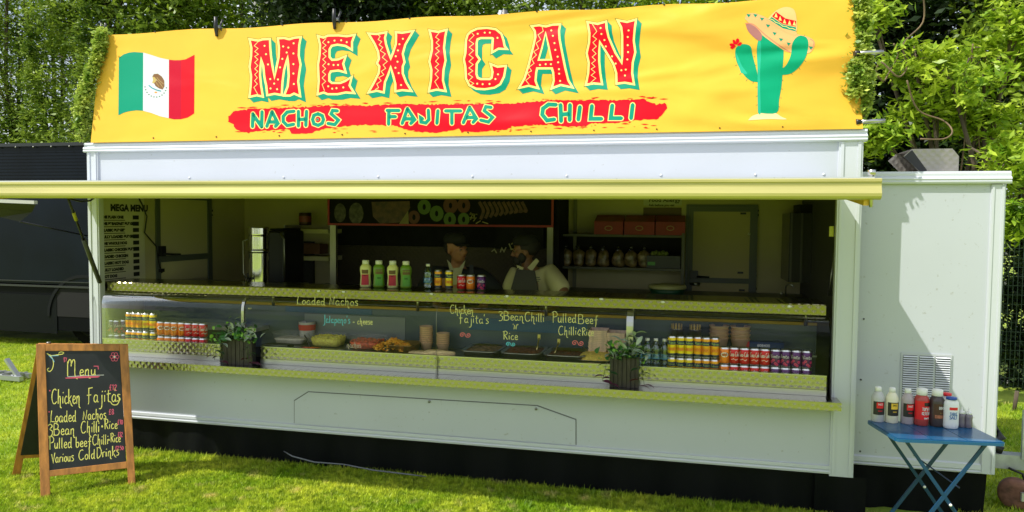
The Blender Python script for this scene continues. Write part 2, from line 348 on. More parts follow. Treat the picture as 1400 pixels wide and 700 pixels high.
_n.links.new(_t.outputs['Object'], _z.inputs['Vector']); _n.links.new(_t.outputs['Object'], _z2.inputs['Vector']); _n.links.new(_z.outputs['Fac'], _c.inputs['Fac']); _n.links.new(_z2.outputs['Fac'], _c2.inputs['Fac'])
_n.links.new(_r.outputs['Color'], _m2.inputs['A']); _n.links.new(_c2.outputs['Color'], _m2.inputs['Factor']); _n.links.new(_m2.outputs['Result'], _m.inputs['A']); _n.links.new(_c.outputs['Color'], _m.inputs['B'])
for _s in list(_r.outputs['Color'].links):
    if _s.to_node != _m2: _k = _s.to_socket; _n.links.new(_m.outputs['Result'], _k)
def grass(name, rects):
    Vs = []
    for x0, x1, y0, y1, n, h in rects:
        x = rng.uniform(x0, x1, n); y = rng.uniform(y0, y1, n); a = rng.uniform(0, 2*math.pi, n); hh = h*rng.uniform(.4, 1.2, n)
        wd = .0035+.002*rng.random(n); le = hh*rng.uniform(.1, .9, n); b = rng.uniform(0, 2*math.pi, n)
        p0 = np.stack([x-np.cos(a)*wd, y-np.sin(a)*wd, np.zeros(n)], 1); p1 = np.stack([x+np.cos(a)*wd, y+np.sin(a)*wd, np.zeros(n)], 1)
        p2 = np.stack([x+np.cos(b)*le, y+np.sin(b)*le, hh], 1); Vs.append(np.stack([p0, p1, p2], 1).reshape(-1, 3))
    V = np.concatenate(Vs); F = np.arange(len(V)).reshape(-1, 3)
    o = np_mesh(name, V, F, GRASS, kind='stuff'); return tag(o, 'short bright green lawn grass in front of and beside the trailer', 'grass')
grass('grass_blades', [(-.4, 5.2, -.07, .02, 6000, .045), (-1.5, 5.2, -1.3, -.1, 3000, .045), (-.4, 5.2, -1.3, .04, 190000, .025), (-5.5, 0, -.8, 4.2, 130000, .032), (6.3, 8.2, -.3, 3.6, 30000, .04), (5, 7.2, -1.3, .1, 40000, .025)])

# ------------------------------------------------------------------ catering trailer
tr = thing('catering_trailer', 'long white catering trailer with its serving hatch raised over the counter', 'trailer', (0, 0, 0))
L, ZT, ZB = 5.64, 2.43, .272
box('lower_panel', (.1, 0, .32), (5.5, .03, .70), WHITE, tr)
r = MB(); r.extrude_x([(.03,.272),(-.010,.272),(-.014,.284),(-.010,.292),(-.004,.295),(-.012,.301),(-.012,.322),(0,.3245),(.03,.3245)], .1, 5.5)
r.build('bottom_rail', WTRIM, tr)
def post(x0, x1, name='corner_post'):
    m = MB().box((x0, -.012, ZB-.012), (x1, .04, 2.36)); e = .018
    m.box((x0+.012, -.018, ZB), (x0+.012+e, -.0125, 2.355)); m.box((x1-.012-e, -.018, ZB), (x1-.012, -.0125, 2.355))
    return m.build(name, WTRIM, tr)
post(0, .1); post(5.5, 5.64)
box('fascia_panel', (.1, 0, 2.04), (5.5, .03, 2.36), WHITE, tr)
c = MB(); c.extrude_x([(.05,2.357),(-.022,2.357),(-.03,2.366),(-.026,2.376),(-.030,2.386),(-.024,2.397),(-.014,2.400),(-.014,2.412),(-.020,2.418),(-.014,2.431),(.05,2.431)], -.02, 5.66)
c.build('cornice', WTRIM, tr)
for i in range(9):
    p = at(118+12+i*129, 246-i*2.6, -.001) if i < 8 else Vector((5.42, 0, 2.14))
    MB().lathe([(.0005, -.004), (.009, -.003), (.009, 0), (.004, .003), (.0005, .0035)], (0,0,0), 10).build('dome_rivet', WTRIM, tr)
    o = bpy.data.objects['dome_rivet'] if i == 0 else bpy.data.objects['dome_rivet.%03d' % i]
    o.location = (p.x, -.002, 2.155 if i else 2.15); o.rotation_euler = (R(90), 0, 0)
box('roof', (0, .03, 2.40), (L, 2.12, 2.425), WTRIM, tr)
box('back_wall', (0, 2.06, .27), (L, 2.12, 2.40), CREAM, tr)
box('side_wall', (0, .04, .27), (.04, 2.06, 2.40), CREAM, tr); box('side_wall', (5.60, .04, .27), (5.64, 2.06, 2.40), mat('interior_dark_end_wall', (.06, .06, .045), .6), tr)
box('floor', (.04, .03, .25), (5.6, 2.06, .30), DARK, tr)
box('ceiling', (.04, .03, 2.34), (5.6, 2.06, 2.36), CREAM, tr)
# locker door in the lower panel
f0 = plane_map((0, -.0025, 0), (0, 1, 0)); f1 = plane_map((0, -.005, 0), (0, 1, 0))
lk = [(402,588),(402,547),(421,535),(735,554),(788,573),(788,617)]
lk = [f0(*p) for p in lk]
def prism_y(pts, y0, y1):
    m = MB(); n = len(pts); m.poly([(p.x, y0, p.z) for p in pts]); k = len(m.v); m.v += [(p.x, y1, p.z) for p in pts]
    for i in range(n): m.f.append((i, (i+1) % n, k+(i+1) % n, k+i)); m.m.append(0); m.sm.append(False)
    return m
cen = Vector((2.9, 0, .5))
prism_y([Vector((p.x, 0, max(p.z, .33))) for p in lk], -.0025, 0.001).build('door_gap', mat('dark_gap', (.16,.165,.16), .8), tr)
ins = []
for p in lk:
    ins.append(Vector((p.x + (.006 if p.x < 2.9 else -.006), 0, max(p.z, .33) + (-.006 if p.z > .4 else .0))))
d = prism_y(ins, -.006, 0.0005).build('locker_door', WHITE, tr)
for q in ((587, 549), (733, 559)):
    p = at(*q, -.006); MB().lathe([(.0005,-.006),(.009,-.005),(.009,.006),(.0005,.006)], (0,0,0), 12).build('lock', DSTEEL, d)
for i, o in enumerate([o for o in d.children]): p = at(*((587,549),(733,559))[i], -.008); o.location = p; o.rotation_euler = (R(90), 0, 0)
# black skirt of polythene sheeting, pleated
def skirt(x0, x1, y, ztop, zbot=-.02, amp=.02):
    n = 160; V = []; F = []
    rows = 8
    for j in range(rows+1):
        t = j/rows; z = ztop + (zbot-ztop)*t
        for i in range(n+1):
            x = x0 + (x1-x0)*i/n
            V.append((x, y + amp*t*(math.sin(x*13)+.6*math.sin(x*31+1)+.4*math.sin(x*5)) + .02*t, z))
    for j in range(rows):
        for i in range(n): a = j*(n+1)+i; F.append((a, a+1, a+n+2, a+n+1))
    m = MB(); m.smooth = True; m.add(V, F); return m.build('skirt_sheet', SHEET, tr)
skirt(.02, 5.5, .03, .30); skirt(5.42, 5.72, -.004, .262, amp=.02); skirt(5.6, 6.47, .21, .32)
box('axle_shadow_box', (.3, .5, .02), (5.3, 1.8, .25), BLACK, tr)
# pale tube painting the glint along the turned-back hem of the sheet
hem = MB(); hem.smooth = True
pth = [(388,622),(400,629),(430,637),(470,640),(510,648),(560,654),(583,657)]
pp = [at(x, y, -.06-.012*(i % 3)) for i, (x, y) in enumerate(pth)]
pp = [p+Vector((0,0,.028)) for p in pp]; hem.tube(pp, [.003,.006,.006,.005,.006,.006,.003], 6)
top = [Vector((p.x+.05, .015, p.z+.035)) for p in pp]

hem.build('skirt_hem_glint', mat('hem_glint_grey', (.13, .14, .16), .15, bump=.4, bscale=14), tr)
# raised hatch
HX0, HX1, HY = -.06, 5.46, -1.10
h = MB(); h.smooth = False
h.add([(HX0,-.03,2.075),(HX1,-.03,2.075),(HX1,HY,1.985),(HX0,HY,1.985),(HX0,-.03,2.11),(HX1,-.03,2.11),(HX1,HY,2.062),(HX0,HY,2.062)], [(0,3,2,1),(0,1,5,4),(1,2,6,5),(3,0,4,7)])
hat = h.build('hatch', UNDER, tr)
MB().box((HX0,-.03,0),(HX1,HY+.002,.012), Matrix(((1,0,0,0),(0,1,0,0),(0,.0449,1,2.1125),(0,0,0,1)))).build('hatch_skin', WHITE, hat)
lipm = MB(); lipm.smooth = True
prof = [(HY+.03,2.066),(HY,2.068),(HY-.010,2.064),(HY-.010,2.052),(HY-.004,2.048),(HY-.004,2.030),(HY-.010,2.012),(HY-.016,1.996),(HY-.014,1.982),(HY-.006,1.972),(HY+.008,1.966),(HY+.03,1.966)]
lipm.extrude_x(prof, HX0-.002, HX1+.03); lipm.build('hatch_edge', LIP, hat)
for x0, x1 in ((HX0-.002, HX0+.04), (HX1-.04, HX1+.002)):
    m = MB(); m.add([(x0,-.03,2.045),(x1,-.03,2.045),(x1,HY+.03,1.938),(x0,HY+.03,1.938),(x0,-.03,2.112),(x1,-.03,2.112),(x1,HY+.03,2.064),(x0,HY+.03,2.064)], [(0,3,2,1),(4,5,6,7),(0,1,5,4),(1,2,6,5),(2,3,7,6),(3,0,4,7)])
    m.build('hatch_side_rail', mat('yellow_hatch_rail', (.80, .50, .05), .45), hat)
b = MB(); b.lathe([(.012,0),(.012,.02),(.018,.022),(.018,.045),(.002,.047)], (HX1-.01, HY+.02, 2.064), 10); b.tube([(HX1-.01,HY+.02,2.068),(HX1-.01,HY+.02,1.93)], .008); b.build('hatch_catch', STEEL, hat)
# gas strut and hatch cable
sb = Vector((.115, -.03, 1.34)); st = Vector((.30, -.52, 2.0)); mid = sb.lerp(st, .52)
g = MB().tube([sb, mid], .017); s = g.build('gas_strut', mat('strut_olive', (.05, .055, .04), .4), tr)
MB().tube([mid, st], .009).build('strut_rod', BLACK, s); q = mid.lerp(st, .45); MB().tube([q, q+(st-mid)*.18], .0125).build('strut_sleeve', mat('yellow_tape', (.45,.40,.05), .5), s)
MB().tube([(.18,-.46,2.03),(.2,-.4,1.985),(.21,-.3,1.965),(.2,-.2,1.975),(.17,-.1,2.02)], .007).build('hatch_cable', BLACK, tr)

# end compartment on the right
ex0, ex1, ey = 5.66, 6.50, .19
EP = box('end_panel', (5.6, ey, .34), (6.42, ey+.03, 2.11), WHITE, tr)
box('end_compartment_body', (5.645, ey+.031, .30), (6.495, 2.0, 2.16), WTRIM, tr)
m = MB().box((6.42, ey-.01, .29), (6.50, ey+.03, 2.10)); m.box((6.425, ey-.015, .30), (6.437, ey-.0105, 2.09)); m.box((6.478, ey-.016, .30), (6.492, ey-.0105, 2.09)); m.build('corner_post', WTRIM, tr)
m = MB(); m.extrude_x([(ey+.04,2.105),(ey-.025,2.105),(ey-.03,2.118),(ey-.024,2.124),(ey-.030,2.134),(ey-.024,2.146),(ey-.014,2.15),(ey-.014,2.168),(ey-.008,2.182),(ey+.04,2.182)], 5.645, 6.525); m.build('cornice', WTRIM, tr)
m = MB(); m.extrude_x([(ey+.03,.29),(ey-.012,.29),(ey-.016,.30),(ey-.006,.308),(ey-.014,.316),(ey-.012,.345),(ey+.0,.352),(ey+.03,.352)], 5.645, 6.42); m.build('bottom_rail', WTRIM, tr)
for q in ((1181,436),(1177,519),(1176,617),(1351,441),(1352,448),(1345,590),(1346,596),(1355,420),(1300,602),(1235,592)):
    p = at(*q, ey-.001); m = MB().lathe([(.0005,-.003),(.006,-.002),(.006,.002),(.0005,.003)], (0,0,0), 8); o = m.build('screw', mat('dark_screw', (.05,.05,.05), .5), EP); o.location = p; o.rotation_euler = (R(90),0,0)
# louvred vent: three columns of slats
va = at(1232, 482, ey-.004); vb = at(1300, 541, ey-.004)
V = box('louvre_vent', (va.x, ey-.006, vb.z-.05), (vb.x, ey-.0005, va.z), mat('vent_aluminium', (.50,.52,.56), .4), EP)
slot = bpy.data.meshes.new('slat'); sw = (vb.x-va.x-.05)/3
mm = MB(); mm.add([(0,0,0),(sw,0,0),(sw,-.009,-.006),(0,-.009,-.006),(0,0,.0012),(sw,0,.0012),(sw,-.0095,-.0048),(0,-.0095,-.0048)], [(0,3,2,1),(4,5,6,7),(0,1,5,4),(1,2,6,5),(2,3,7,6),(3,0,4,7)])
sl0 = mm.build('louvre_slat', mat('white_slat', (.72,.75,.78), .35), V); first = True
ns = 19; zt = va.z-.018; dz = (va.z-vb.z+.05-.035)/ns
for cix in range(3):
    x = va.x+.0125+cix*(sw+.0125)
    box('vent_shadow_gap', (x, ey-.0075, zt-ns*dz), (x+sw, ey-.0062, zt+.004), mat('vent_dark', (.05,.055,.06), .7), V)
    for j in range(ns):
        o = sl0 if first else sl0.copy()
        if not first: col.objects.link(o); o.parent = V
        first = False; o.location = (x, ey-.0076, zt-j*dz-.001)

# roof vent cowl
cw = thing('roof_vent_cowl', 'dimpled aluminium vent cowl with an open slanted mouth on the trailer roof', 'vent', (6.0, .45, 2.16))
EMB2 = embossed('dimpled_grey_aluminium', (.40, .37, .33), .5)
m = MB(); x0, x1, x2, y0, y1 = 6.01, 6.09, 6.31, .42, .80; zb, ztp = 2.183, 2.345
pts = [(x1,zb),(x0-.03,zb+.115),(x0+.02,ztp),(x2-.04,ztp),(x2,ztp-.05),(x2,zb)]
k = len(pts); vs = [(x, y0, z) for x, z in pts] + [(x, y1, z) for x, z in pts]
m.add(vs, [(0,1,2,3,4,5), tuple(range(k, 2*k))[::-1]] + [(i, (i+1) % k, k+(i+1) % k, k+i) for i in range(2, k)]); m.build('cowl_shell', EMB2, cw)
m = MB(); i0 = [(x1+.004,zb+.012),(x0-.012,zb+.11),(x0+.028,ztp-.012)]
m.add([(x0-.028, y0-.002, zb+.11),(x0+.02,y0-.002,ztp-.006),(x1+.035,y0-.002,zb+.02),(x1, y0-.002, zb+.006)], [(0,1,2,3)]); m.build('cowl_mouth', mat('cowl_inside', (.03,.03,.03), .6), cw)

# ------------------------------------------------------------------ inside the trailer: walls and fixed gear
IW = tr
Yb = 2.058
# menu board on the left end wall
mb_ = thing('menu_board', 'pale wall menu headed MEGA MENU with black price squares, inside at the left', 'menu', (.045, .3, 1.6))
a = atx(139, 266, .046); c2 = atx(199, 384, .046)
box('board_sheet', (.041, .02, 1.30), (.046, .56, 2.06), mat('menu_sheet', (.62,.60,.42), .5), mb_)
INK = mat('black_ink', (.01,.01,.01), .6)
printed('MEGA MENU', .075, INK, parent=mb_, loc=(.0475, atx(151,288,.0475).y, atx(151,288,.0475).z), rot=(R(90), 0, R(90)), bold=.004, sx=1.0).scale = (1,1,1)
rows = ['THE PLAIN ONE','THE BREAKFAST BURGER','CLASSIC BURGER','FULLY LOADED BURGER','THE WHOLE HOG','CLASSIC CHICKEN BURGER','LOADED CHICKEN','CLASSIC HOT DOG','FULLY LOADED','HOT DOG']
for i, tx in enumerate(rows):
    z = atx(150, 298.5+9.0*i, .0475).z
    o = printed(tx, .030, INK, parent=mb_, loc=(.0475, .075, z), rot=(R(90), 0, R(90)), bold=.0028, sx=1.1)
    box('price_square', (.0465, .42, z-.008), (.0475, .49, z+.026), INK, mb_)
    box('small_print_line', (.0465, .06, z-.018), (.0472, .33, z-.012), INK, mb_)
# left door on the end wall
dr = MB().box((.041, .69, 1.28), (.052, 1.46, 2.3)).build('end_door', mat('door_panel_cream', (.60,.55,.30), .5), tr)
for lo, hi in (((.0525,.68,.9),(.066,.735,2.3)),((.0525,1.41,.9),(.066,1.47,2.3)),((.0525,.736,1.455),(.066,1.409,1.51)),((.0525,.736,2.02),(.066,1.409,2.08))): box('door_frame', lo, hi, GREYFR, dr)
m = MB().box((.0665,.70,1.51),(.10,.76,1.60)); m.tube([(.11,.72,1.53),(.12,.80,1.525),(.12,.92,1.52)], .010); m.box((.0665,.70,1.37),(.09,.75,1.40)); m.build('door_handle', BLACK, dr)
MB().tube([(.07,.42,2.08),(.07,.50,1.97),(.07,.56,1.86),(.07,.53,1.72),(.07,.60,1.66),(.07,.67,1.60),(.07,.70,1.45),(.07,.74,1.36)], .006).build('wall_cable', BLACK, tr)
# right door in the back wall
a = at(943, 284, Yb); b = at(1028, 420, Yb)
dr = box('back_door', (a.x, Yb-.012, .9), (b.x, Yb, a.z), mat('door_panel_olive', (.50,.43,.20), .5), tr)
for lo, hi in (((a.x,Yb-.03,.9),(a.x+.035,Yb-.013,a.z)),((b.x-.035,Yb-.03,.9),(b.x,Yb-.013,a.z)),((a.x+.035,Yb-.03,a.z-.035),(b.x-.035,Yb-.013,a.z)),((a.x+.035,Yb-.03,1.30),(b.x-.035,Yb-.013,1.345)),
    ((a.x-.03,Yb-.02,.9),(a.x-.001,Yb,a.z+.03)),((b.x+.001,Yb-.02,.9),(b.x+.03,Yb,a.z+.03)),((a.x,Yb-.02,a.z+.001),(b.x,Yb,a.z+.03))): box('door_frame', lo, hi, GREYFR, dr)
h1 = at(948, 376, Yb-.03)
m = MB().box((h1.x-.03,Yb-.06,h1.z-.03),(h1.x+.04,Yb-.031,h1.z+.04)); m.tube([(h1.x+.03,Yb-.07,h1.z-.01),(h1.x+.14,Yb-.08,h1.z-.014)], .009); m.build('door_handle', BLACK, dr)
h1 = at(948, 388, Yb-.03); MB().tube([(h1.x-.03,Yb-.05,h1.z),(h1.x+.06,Yb-.05,h1.z)], .012).build('door_bolt', STEEL, dr)
for q in ((1017,292),(1013,373),(1015,397)): p = at(*q, Yb-.014); MB().box((p.x-.03,Yb-.017,p.z-.008),(p.x+.02,Yb-.0125,p.z+.010)).build('hinge_plug', BLACK, dr)
p = at(1024, 320, Yb-.03); MB().sphere((p.x, Yb-.04, p.z), .012).build('door_stud', WFIT, dr)
for q in ((1036,288),(1036,294),(1033,371),(1033,377),(1033,395),(290,288),(290,294),(289,354),(289,360)):
    p = at(*q, Yb-.002) if q[0] > 400 else atx(*q, .042); MB().sphere(p, .011, 6, sy=.5).build('wall_plug', BLACK, tr)
# hood, food picture, steel frame
a = at(449, 268, 1.42); b = at(757, 311, 1.42)
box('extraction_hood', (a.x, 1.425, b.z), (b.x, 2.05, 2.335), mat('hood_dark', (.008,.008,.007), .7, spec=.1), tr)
pc = thing('food_picture', 'dark picture strip of jars, meat, apples and sausages in a red frame under the roof', 'picture', (a.x, 1.42, b.z))
box('picture_panel', (a.x, 1.41, b.z), (b.x, 1.424, 2.33), mat('picture_ground', (.008,.007,.006), .6, spec=.1), pc)
for lo, hi in (((a.x,1.40,b.z),(b.x,1.4095,b.z+.018)),((a.x,1.40,b.z+.018),(a.x+.018,1.4095,2.33)),((b.x-.018,1.40,b.z+.018),(b.x,1.4095,2.33))): box('red_frame', lo, hi, mat('dark_red_frame', (.32,.012,.02), .45), pc)
fp = plane_map((0, 1.409, 0), (0, 1, 0))
def blob(name, cx, cy, rx, ry, m, k=.001): q = MB(); dot(q, cx, cy, rx, fp, k, 16, ry); return q.build(name, m, pc)
ag, ar = mat('apple_green', (.07,.13,.012), .5), mat('apple_red', (.10,.018,.008), .5)
for x, y, rx, m_ in ((580,283,9,ag),(597,292,9.5,ag),(615,300,8.5,ag),(634,300,8,ag),(566,297,8,ar),(616,281,10,ar),(634,281,9,ar)):
    blob('printed_apple', x, y, rx, rx*1.15, m_, .001+.0002*random.random()); blob('printed_apple_core', x, y, 2.2, 4, mat('picture_ground', (.012,.01,.008)), .0018)
blob('printed_jar', 465, 291, 8, 13, mat('jar_print', (.05,.045,.028), .5, var=.6, vscale=25)); blob('printed_jar', 487, 292, 10, 15, mat('jar_print', (.1,.09,.05)))
q = MB(); q.poly([fp(x, y, .001) for x, y in ((508,276),(560,275),(561,284),(548,304),(520,306),(510,296))]); q.build('printed_meat', mat('meat_print', (.07,.03,.015), .5, var=.5, vscale=18), pc)
q = MB(); q.poly([fp(x, y, .0012) for x, y in ((558,288),(559,307),(545,307))]); q.build('printed_bread', mat('bread_print', (.2,.16,.07), .5), pc)
for i in range(10):
    x = 655+i*6.5; q = MB(); ribbon(q, smooth_path([(x, 276), (x+6, 288), (x+2, 300-i*1.4)]), 4.2, fp, .0011+.0001*i); q.build('printed_sausage', mat('sausage_print', (.085,.03,.012), .5, var=.4, vscale=30), pc)
q = MB()
for i in range(9): x = 640+random.random()*22; y = 286+random.random()*18; an = random.random()*3; ribbon(q, [(x, y), (x+9*math.cos(an), y+6*math.sin(an))], 1.3, fp, .0025)
q.build('printed_garnish', mat('garnish_print', (.30,.26,.10), .6), pc)
for x in (451, 748):
    p = at(x, 316, 1.40); p2 = at(x+8, 316, 1.40); box('steel_upright', (p.x, 1.40, .95), (p2.x, 1.44, b.z-.001), mat('upright_steel', (.32,.31,.22), .4, .8), tr)
sp0 = at(470, 338, Yb); sp1 = at(745, 338, Yb)
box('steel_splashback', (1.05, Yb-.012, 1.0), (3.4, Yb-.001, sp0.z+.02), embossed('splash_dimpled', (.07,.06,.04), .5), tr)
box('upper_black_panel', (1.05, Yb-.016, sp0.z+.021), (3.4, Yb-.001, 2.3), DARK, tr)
gr = thing('griddle_range', 'black cooking range along the back wall behind the two cooks', 'cooker', (2.2, 1.5, .3))
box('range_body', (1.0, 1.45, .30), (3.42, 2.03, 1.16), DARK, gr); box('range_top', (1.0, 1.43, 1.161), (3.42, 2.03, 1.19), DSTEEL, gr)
for i in range(5): attach(MB().lathe([(.022,0),(.018,.03),(.001,.032)], (0,0,0), 10).build('control_knob', BLACK), gr)
for i, o in enumerate([o for o in gr.children if o.name.startswith('control_knob')]): o.location = (-.8+i*.4, -.07, .75); o.rotation_euler = (R(90), 0, 0)
q = MB(); fb = plane_map((0, 1.43, 0), (0, 1, 0))
for st in ([(672,344),(676,341),(679,346)], [(684,345),(686,339),(689,344),(692,338)], [(696,333),(699,341),(704,340),(703,331),(699,334)], [(708,334),(712,336),(717,331)]): ribbon(q, st, 1.6, fb, 0)
hb = box('hood_back_board', (2.95, 1.44, 1.60), (3.38, 1.448, b.z-.002), DARK, tr); q.build('chalk_marks', mat('dim_chalk', (.4,.38,.22), .8), hb)
# white shelves left of the hood
x0 = at(391, 315, 1.75).x; x1 = at(449, 315, 1.75).x
for zy in (315, 352):
    z = at(420, zy, 1.75).z; box('wall_shelf', (x0, 1.75, z-.03), (x1, Yb-.002, z+.012), mat('shelf_cream', (.75,.70,.40), .5), tr)
box('shelf_side', (x0-.02, 1.74, .95), (x0-.004, Yb-.002, at(420,308,1.75).z), STEEL, tr)
box('coiled_rack', (x0, 1.99, 1.0), (x0+.16, 2.04, 1.62), embossed('dark_mesh', (.06,.06,.05), .5), tr)
z = at(420, 310, 1.8).z
tn = thing('food_tin', 'round reddish food tin on the upper white shelf', 'tin', (at(416,310,1.85).x, 1.87, z+.016)); tb = origin_of(tn)
m = MB(); m.lathe([(.06,0),(.062,.002),(.062,.03),(.062,.09),(.062,.12),(.055,.122)], tb, 20, mats=[0,0,1,0,0]); m.build('tin_body', [mat('tin_dark', (.08,.04,.03), .35, .5), mat('tin_label', (.28,.06,.04), .5)], tn)
MB().lathe([(.055,.1225),(.055,.126),(.05,.127)], tb, 20).build('lid', DSTEEL, tn)
z = at(420, 347, 1.85).z; cb = thing('shelf_carton', 'dull brown carton lying on the lower white shelf', 'carton', (at(418,347,1.85).x, 1.9, z)); tb = origin_of(cb)
box('carton_body', (tb.x-.13, 1.82, tb.z), (tb.x+.17, 2.0, tb.z+.10), mat('dull_carton', (.16,.07,.05), .7), cb, bevel=.004); box('carton_flap', (tb.x-.12, 1.822, tb.z+.101), (tb.x+.16, 1.9, tb.z+.106), mat('dull_carton2', (.2,.10,.07), .7), cb)
# water boiler
bo = thing('water_boiler', 'tall shiny steel water boiler with a black tap on the left end of the counter', 'boiler', (.93, .9, 1.27)); tb = origin_of(bo)
MB().lathe([(.10,0),(.105,.01),(.104,.012),(.086,.018),(.085,.022),(.085,.03),(.085,.275),(.085,.283),(.091,.286),(.092,.29),(.092,.30),(.091,.303),(.085,.306),(.085,.315),(.085,.42),(.085,.43),(.088,.435),(.088,.445),(.088,.495),(.088,.503),(.084,.508),(.01,.51)], tb, 28).build('drum', mat('polished_steel', (.75,.74,.68), .12, 1.), bo)
m = MB().tube([tb+Vector((0,-.08,.06)), tb+Vector((-.02,-.14,.06)), tb+Vector((-.02,-.15,.02))], .012); m.tube([tb+Vector((-.02,-.135,.06)), tb+Vector((-.02,-.14,.11))], .008); m.build('tap', BLACK, bo)
m = MB().tube([tb+Vector((-.11,-.02,.05)), tb+Vector((-.14,-.02,.1)), tb+Vector((-.14,-.02,.38)), tb+Vector((-.09,-.02,.4))], .006); m.build('sight_tube', DSTEEL, bo)
sb_ = box('side_counter', (.06, .62, .30), (1.25, 1.2, 1.27), mat('counter_dark_steel', (.16,.16,.13), .4, .7), tr)
cm = thing('coffee_machine', 'black boxy drinks machine standing behind the steel boiler', 'machine', (.9, 1.3, 1.2))
box('machine_body', (.82, 1.22, 1.2), (.99, 1.6, 1.74), BLACK, cm, bevel=.02); box('machine_top', (.83, 1.25, 1.741), (.96, 1.58, 1.76), DARK, cm); MB().tube([(1.0,1.21,1.2),(1.0,1.205,1.66),(.96,1.205,1.72)], .01).build('side_pipe', DSTEEL, cm)
# wall rack on the right of the hood: shelves, sides
ry = 1.72
rx0 = at(765, 330, ry).x; rx1 = at(936, 330, ry).x
rk = thing('storage_rack', 'dark shelf unit on the back wall holding bread bags below red boxes', 'shelf unit', (rx0, ry, 1.2))
for yy in (321, 366): z = at(850, yy, ry).z; box('shelf', (rx0, ry, z-.02), (rx1, Yb-.004, z), mat('rack_grey', (.09,.09,.065), .5), rk)
zt_ = at(850, 318, ry).z
box('side_panel', (rx0, ry-.001, .95), (rx0+.025, Yb-.003, zt_), mat('rack_grey', (.09,.09,.065)), rk); box('side_panel', (rx1-.025, ry-.001, .95), (rx1, Yb-.003, zt_), mat('rack_grey', (.09,.09,.065)), rk)
box('rack_back', (rx0+.026, Yb-.02, at(850,366,ry).z+.001), (rx1-.026, Yb-.0045, zt_-.03), DARK, rk)
wp = at(770, 300, 1.6); box('wardrobe_edge', (wp.x-.10, 1.5, .95), (wp.x-.02, Yb-.003, 2.33), DARK, tr); box('wall_batten', (wp.x+.03, Yb-.03, 1.2), (wp.x+.06, Yb-.002, 2.33), mat('batten', (.22,.22,.14), .6), tr)
zs = at(850, 321, ry).z
bxs = Proto(None); words = ['leftmost', 'middle', 'rightmost']
for i, (px0, px1) in enumerate(((812,852),(853,895),(896,937))):
    ax = at(px0, 318, ry+.02).x; bx = at(px1, 318, ry+.02).x
    t = thing('red_box', '%s of the three dark red boxes in a row on top of the shelf unit' % words[i], 'box', (ax, ry+.02, zs+.001), 'red boxes on the shelf unit')
    zt2 = at(850, 303, ry+.02).z
    MB().add([(ax+.002,ry+.02,zs+.001),(bx-.002,ry+.02,zs+.001),(bx-.002,ry+.02,zt2),(ax+.002,ry+.02,zt2),(ax+.002,ry+.25,zs+.001),(bx-.002,ry+.25,zs+.001),(bx-.002,ry+.25,zt2+.06),(ax+.002,ry+.25,zt2+.06)], [(0,1,2,3),(3,2,6,7),(1,5,6,2),(0,3,7,4),(5,4,7,6),(0,4,5,1)]).build('box_body', mat('dark_red_card', (.25,.006,.014), .5, var=.15), t)
    m = MB(); f_ = plane_map((0, ry+.018, 0), (0,1,0)); cxp = (px0+px1)/2
    ribbon(m, [(cxp+5*math.cos(q*.6), 312+3*math.sin(q*.6)) for q in range(10)], .9, f_, 0, True); m.build('printed_ring', mat('gold_print', (.4,.25,.1), .5), t)
# bread bags
BAG = mat('bread_in_clear_bag', (.22,.15,.075), .25, var=.6, vscale=22, bump=.8, bscale=30, spec=.8); zs2 = at(850, 366, ry).z
ords = ['first', 'second', 'third', 'fourth', 'fifth', 'sixth', 'seventh', 'eighth']
for i in range(7):
    px = 771+i*17.6+ (3 if i > 3 else 0); p = at(px, 360, ry+.05)
    t = thing('bread_bag', '%s clear bag of bread rolls from the left on the wall shelf' % ords[i], 'bread bag', (p.x, ry+.12, zs2+.001), 'bagged bread on the wall shelf'); tb = origin_of(t)
    m = MB(); n_ = 4
    m.lathe([(.030,0),(.044,.006),(.050,.03),(.047,.058),(.051,.085),(.046,.12),(.030,.145),(.012,.155)], tb+Vector((random.uniform(-.004,.004),.02,0)), 16, sx=1.12, sy=1.2, sq=3)
    for k_, (x_, y_, z_) in enumerate(m.v): j_ = .006*math.sin(k_*12.9+i); m.v[k_] = (x_+j_, y_+j_*.7, z_+.004*math.sin(k_*7.1))
    m.build('bread_rolls', BAG, t)
    m = MB().tube([tb+Vector((0,.0,.145)), tb+Vector((.005,-.02,.165)), tb+Vector((.0,-.025,.185))], [.022,.010,.022], 8); m.build('bag_neck', CLEAR, t)
t = thing('black_crate', 'black crate with green produce and a green sticker on the wall shelf', 'crate', (at(895,360,ry).x, ry+.05, zs2+.001)); tb = origin_of(t)
xx0, xx1 = at(884, 355, ry+.03).x, at(930, 355, ry+.03).x
box('crate_body', (xx0, ry+.03, tb.z), (xx1, ry+.28, tb.z+.11), BLACK, t)
box('green_sticker', (xx0+.01, ry+.0285, tb.z+.025), (xx0+.075, ry+.0295, tb.z+.055), mat('green_sticker', (.10,.35,.08), .5), t)
m = MB(); [m.sphere((xx0+.05+.03*i_, ry+.1, tb.z+.12+.01*(i_ % 2)), .03, 6, sx=.7) for i_ in range(5)]; m.build('green_produce', mat('produce', (.16,.2,.03), .5), t)
t = thing('lidded_tub', 'wide tub with a pale lid and dark green base on the counter below the rack', 'tub', (at(912,398,1.3).x, 1.3, 1.2)); p = at(912, 400, 1.3)
MB().lathe([(.13,0),(.15,.05)], (p.x, 1.35, p.z-.02), 24).build('tub_base', mat('dark_green_plastic', (.01,.06,.03), .4), t); MB().lathe([(.155,.0505),(.157,.065),(.15,.08),(.01,.082)], (p.x, 1.35, p.z-.02), 24).build('tub_lid', mat('pale_lid', (.42,.4,.18), .4), t)
box('back_counter', (3.5, 1.2, .3), (5.59, 1.9, at(912,402,1.3).z-.021), mat('counter_dark_steel', (.16,.16,.13)), tr)
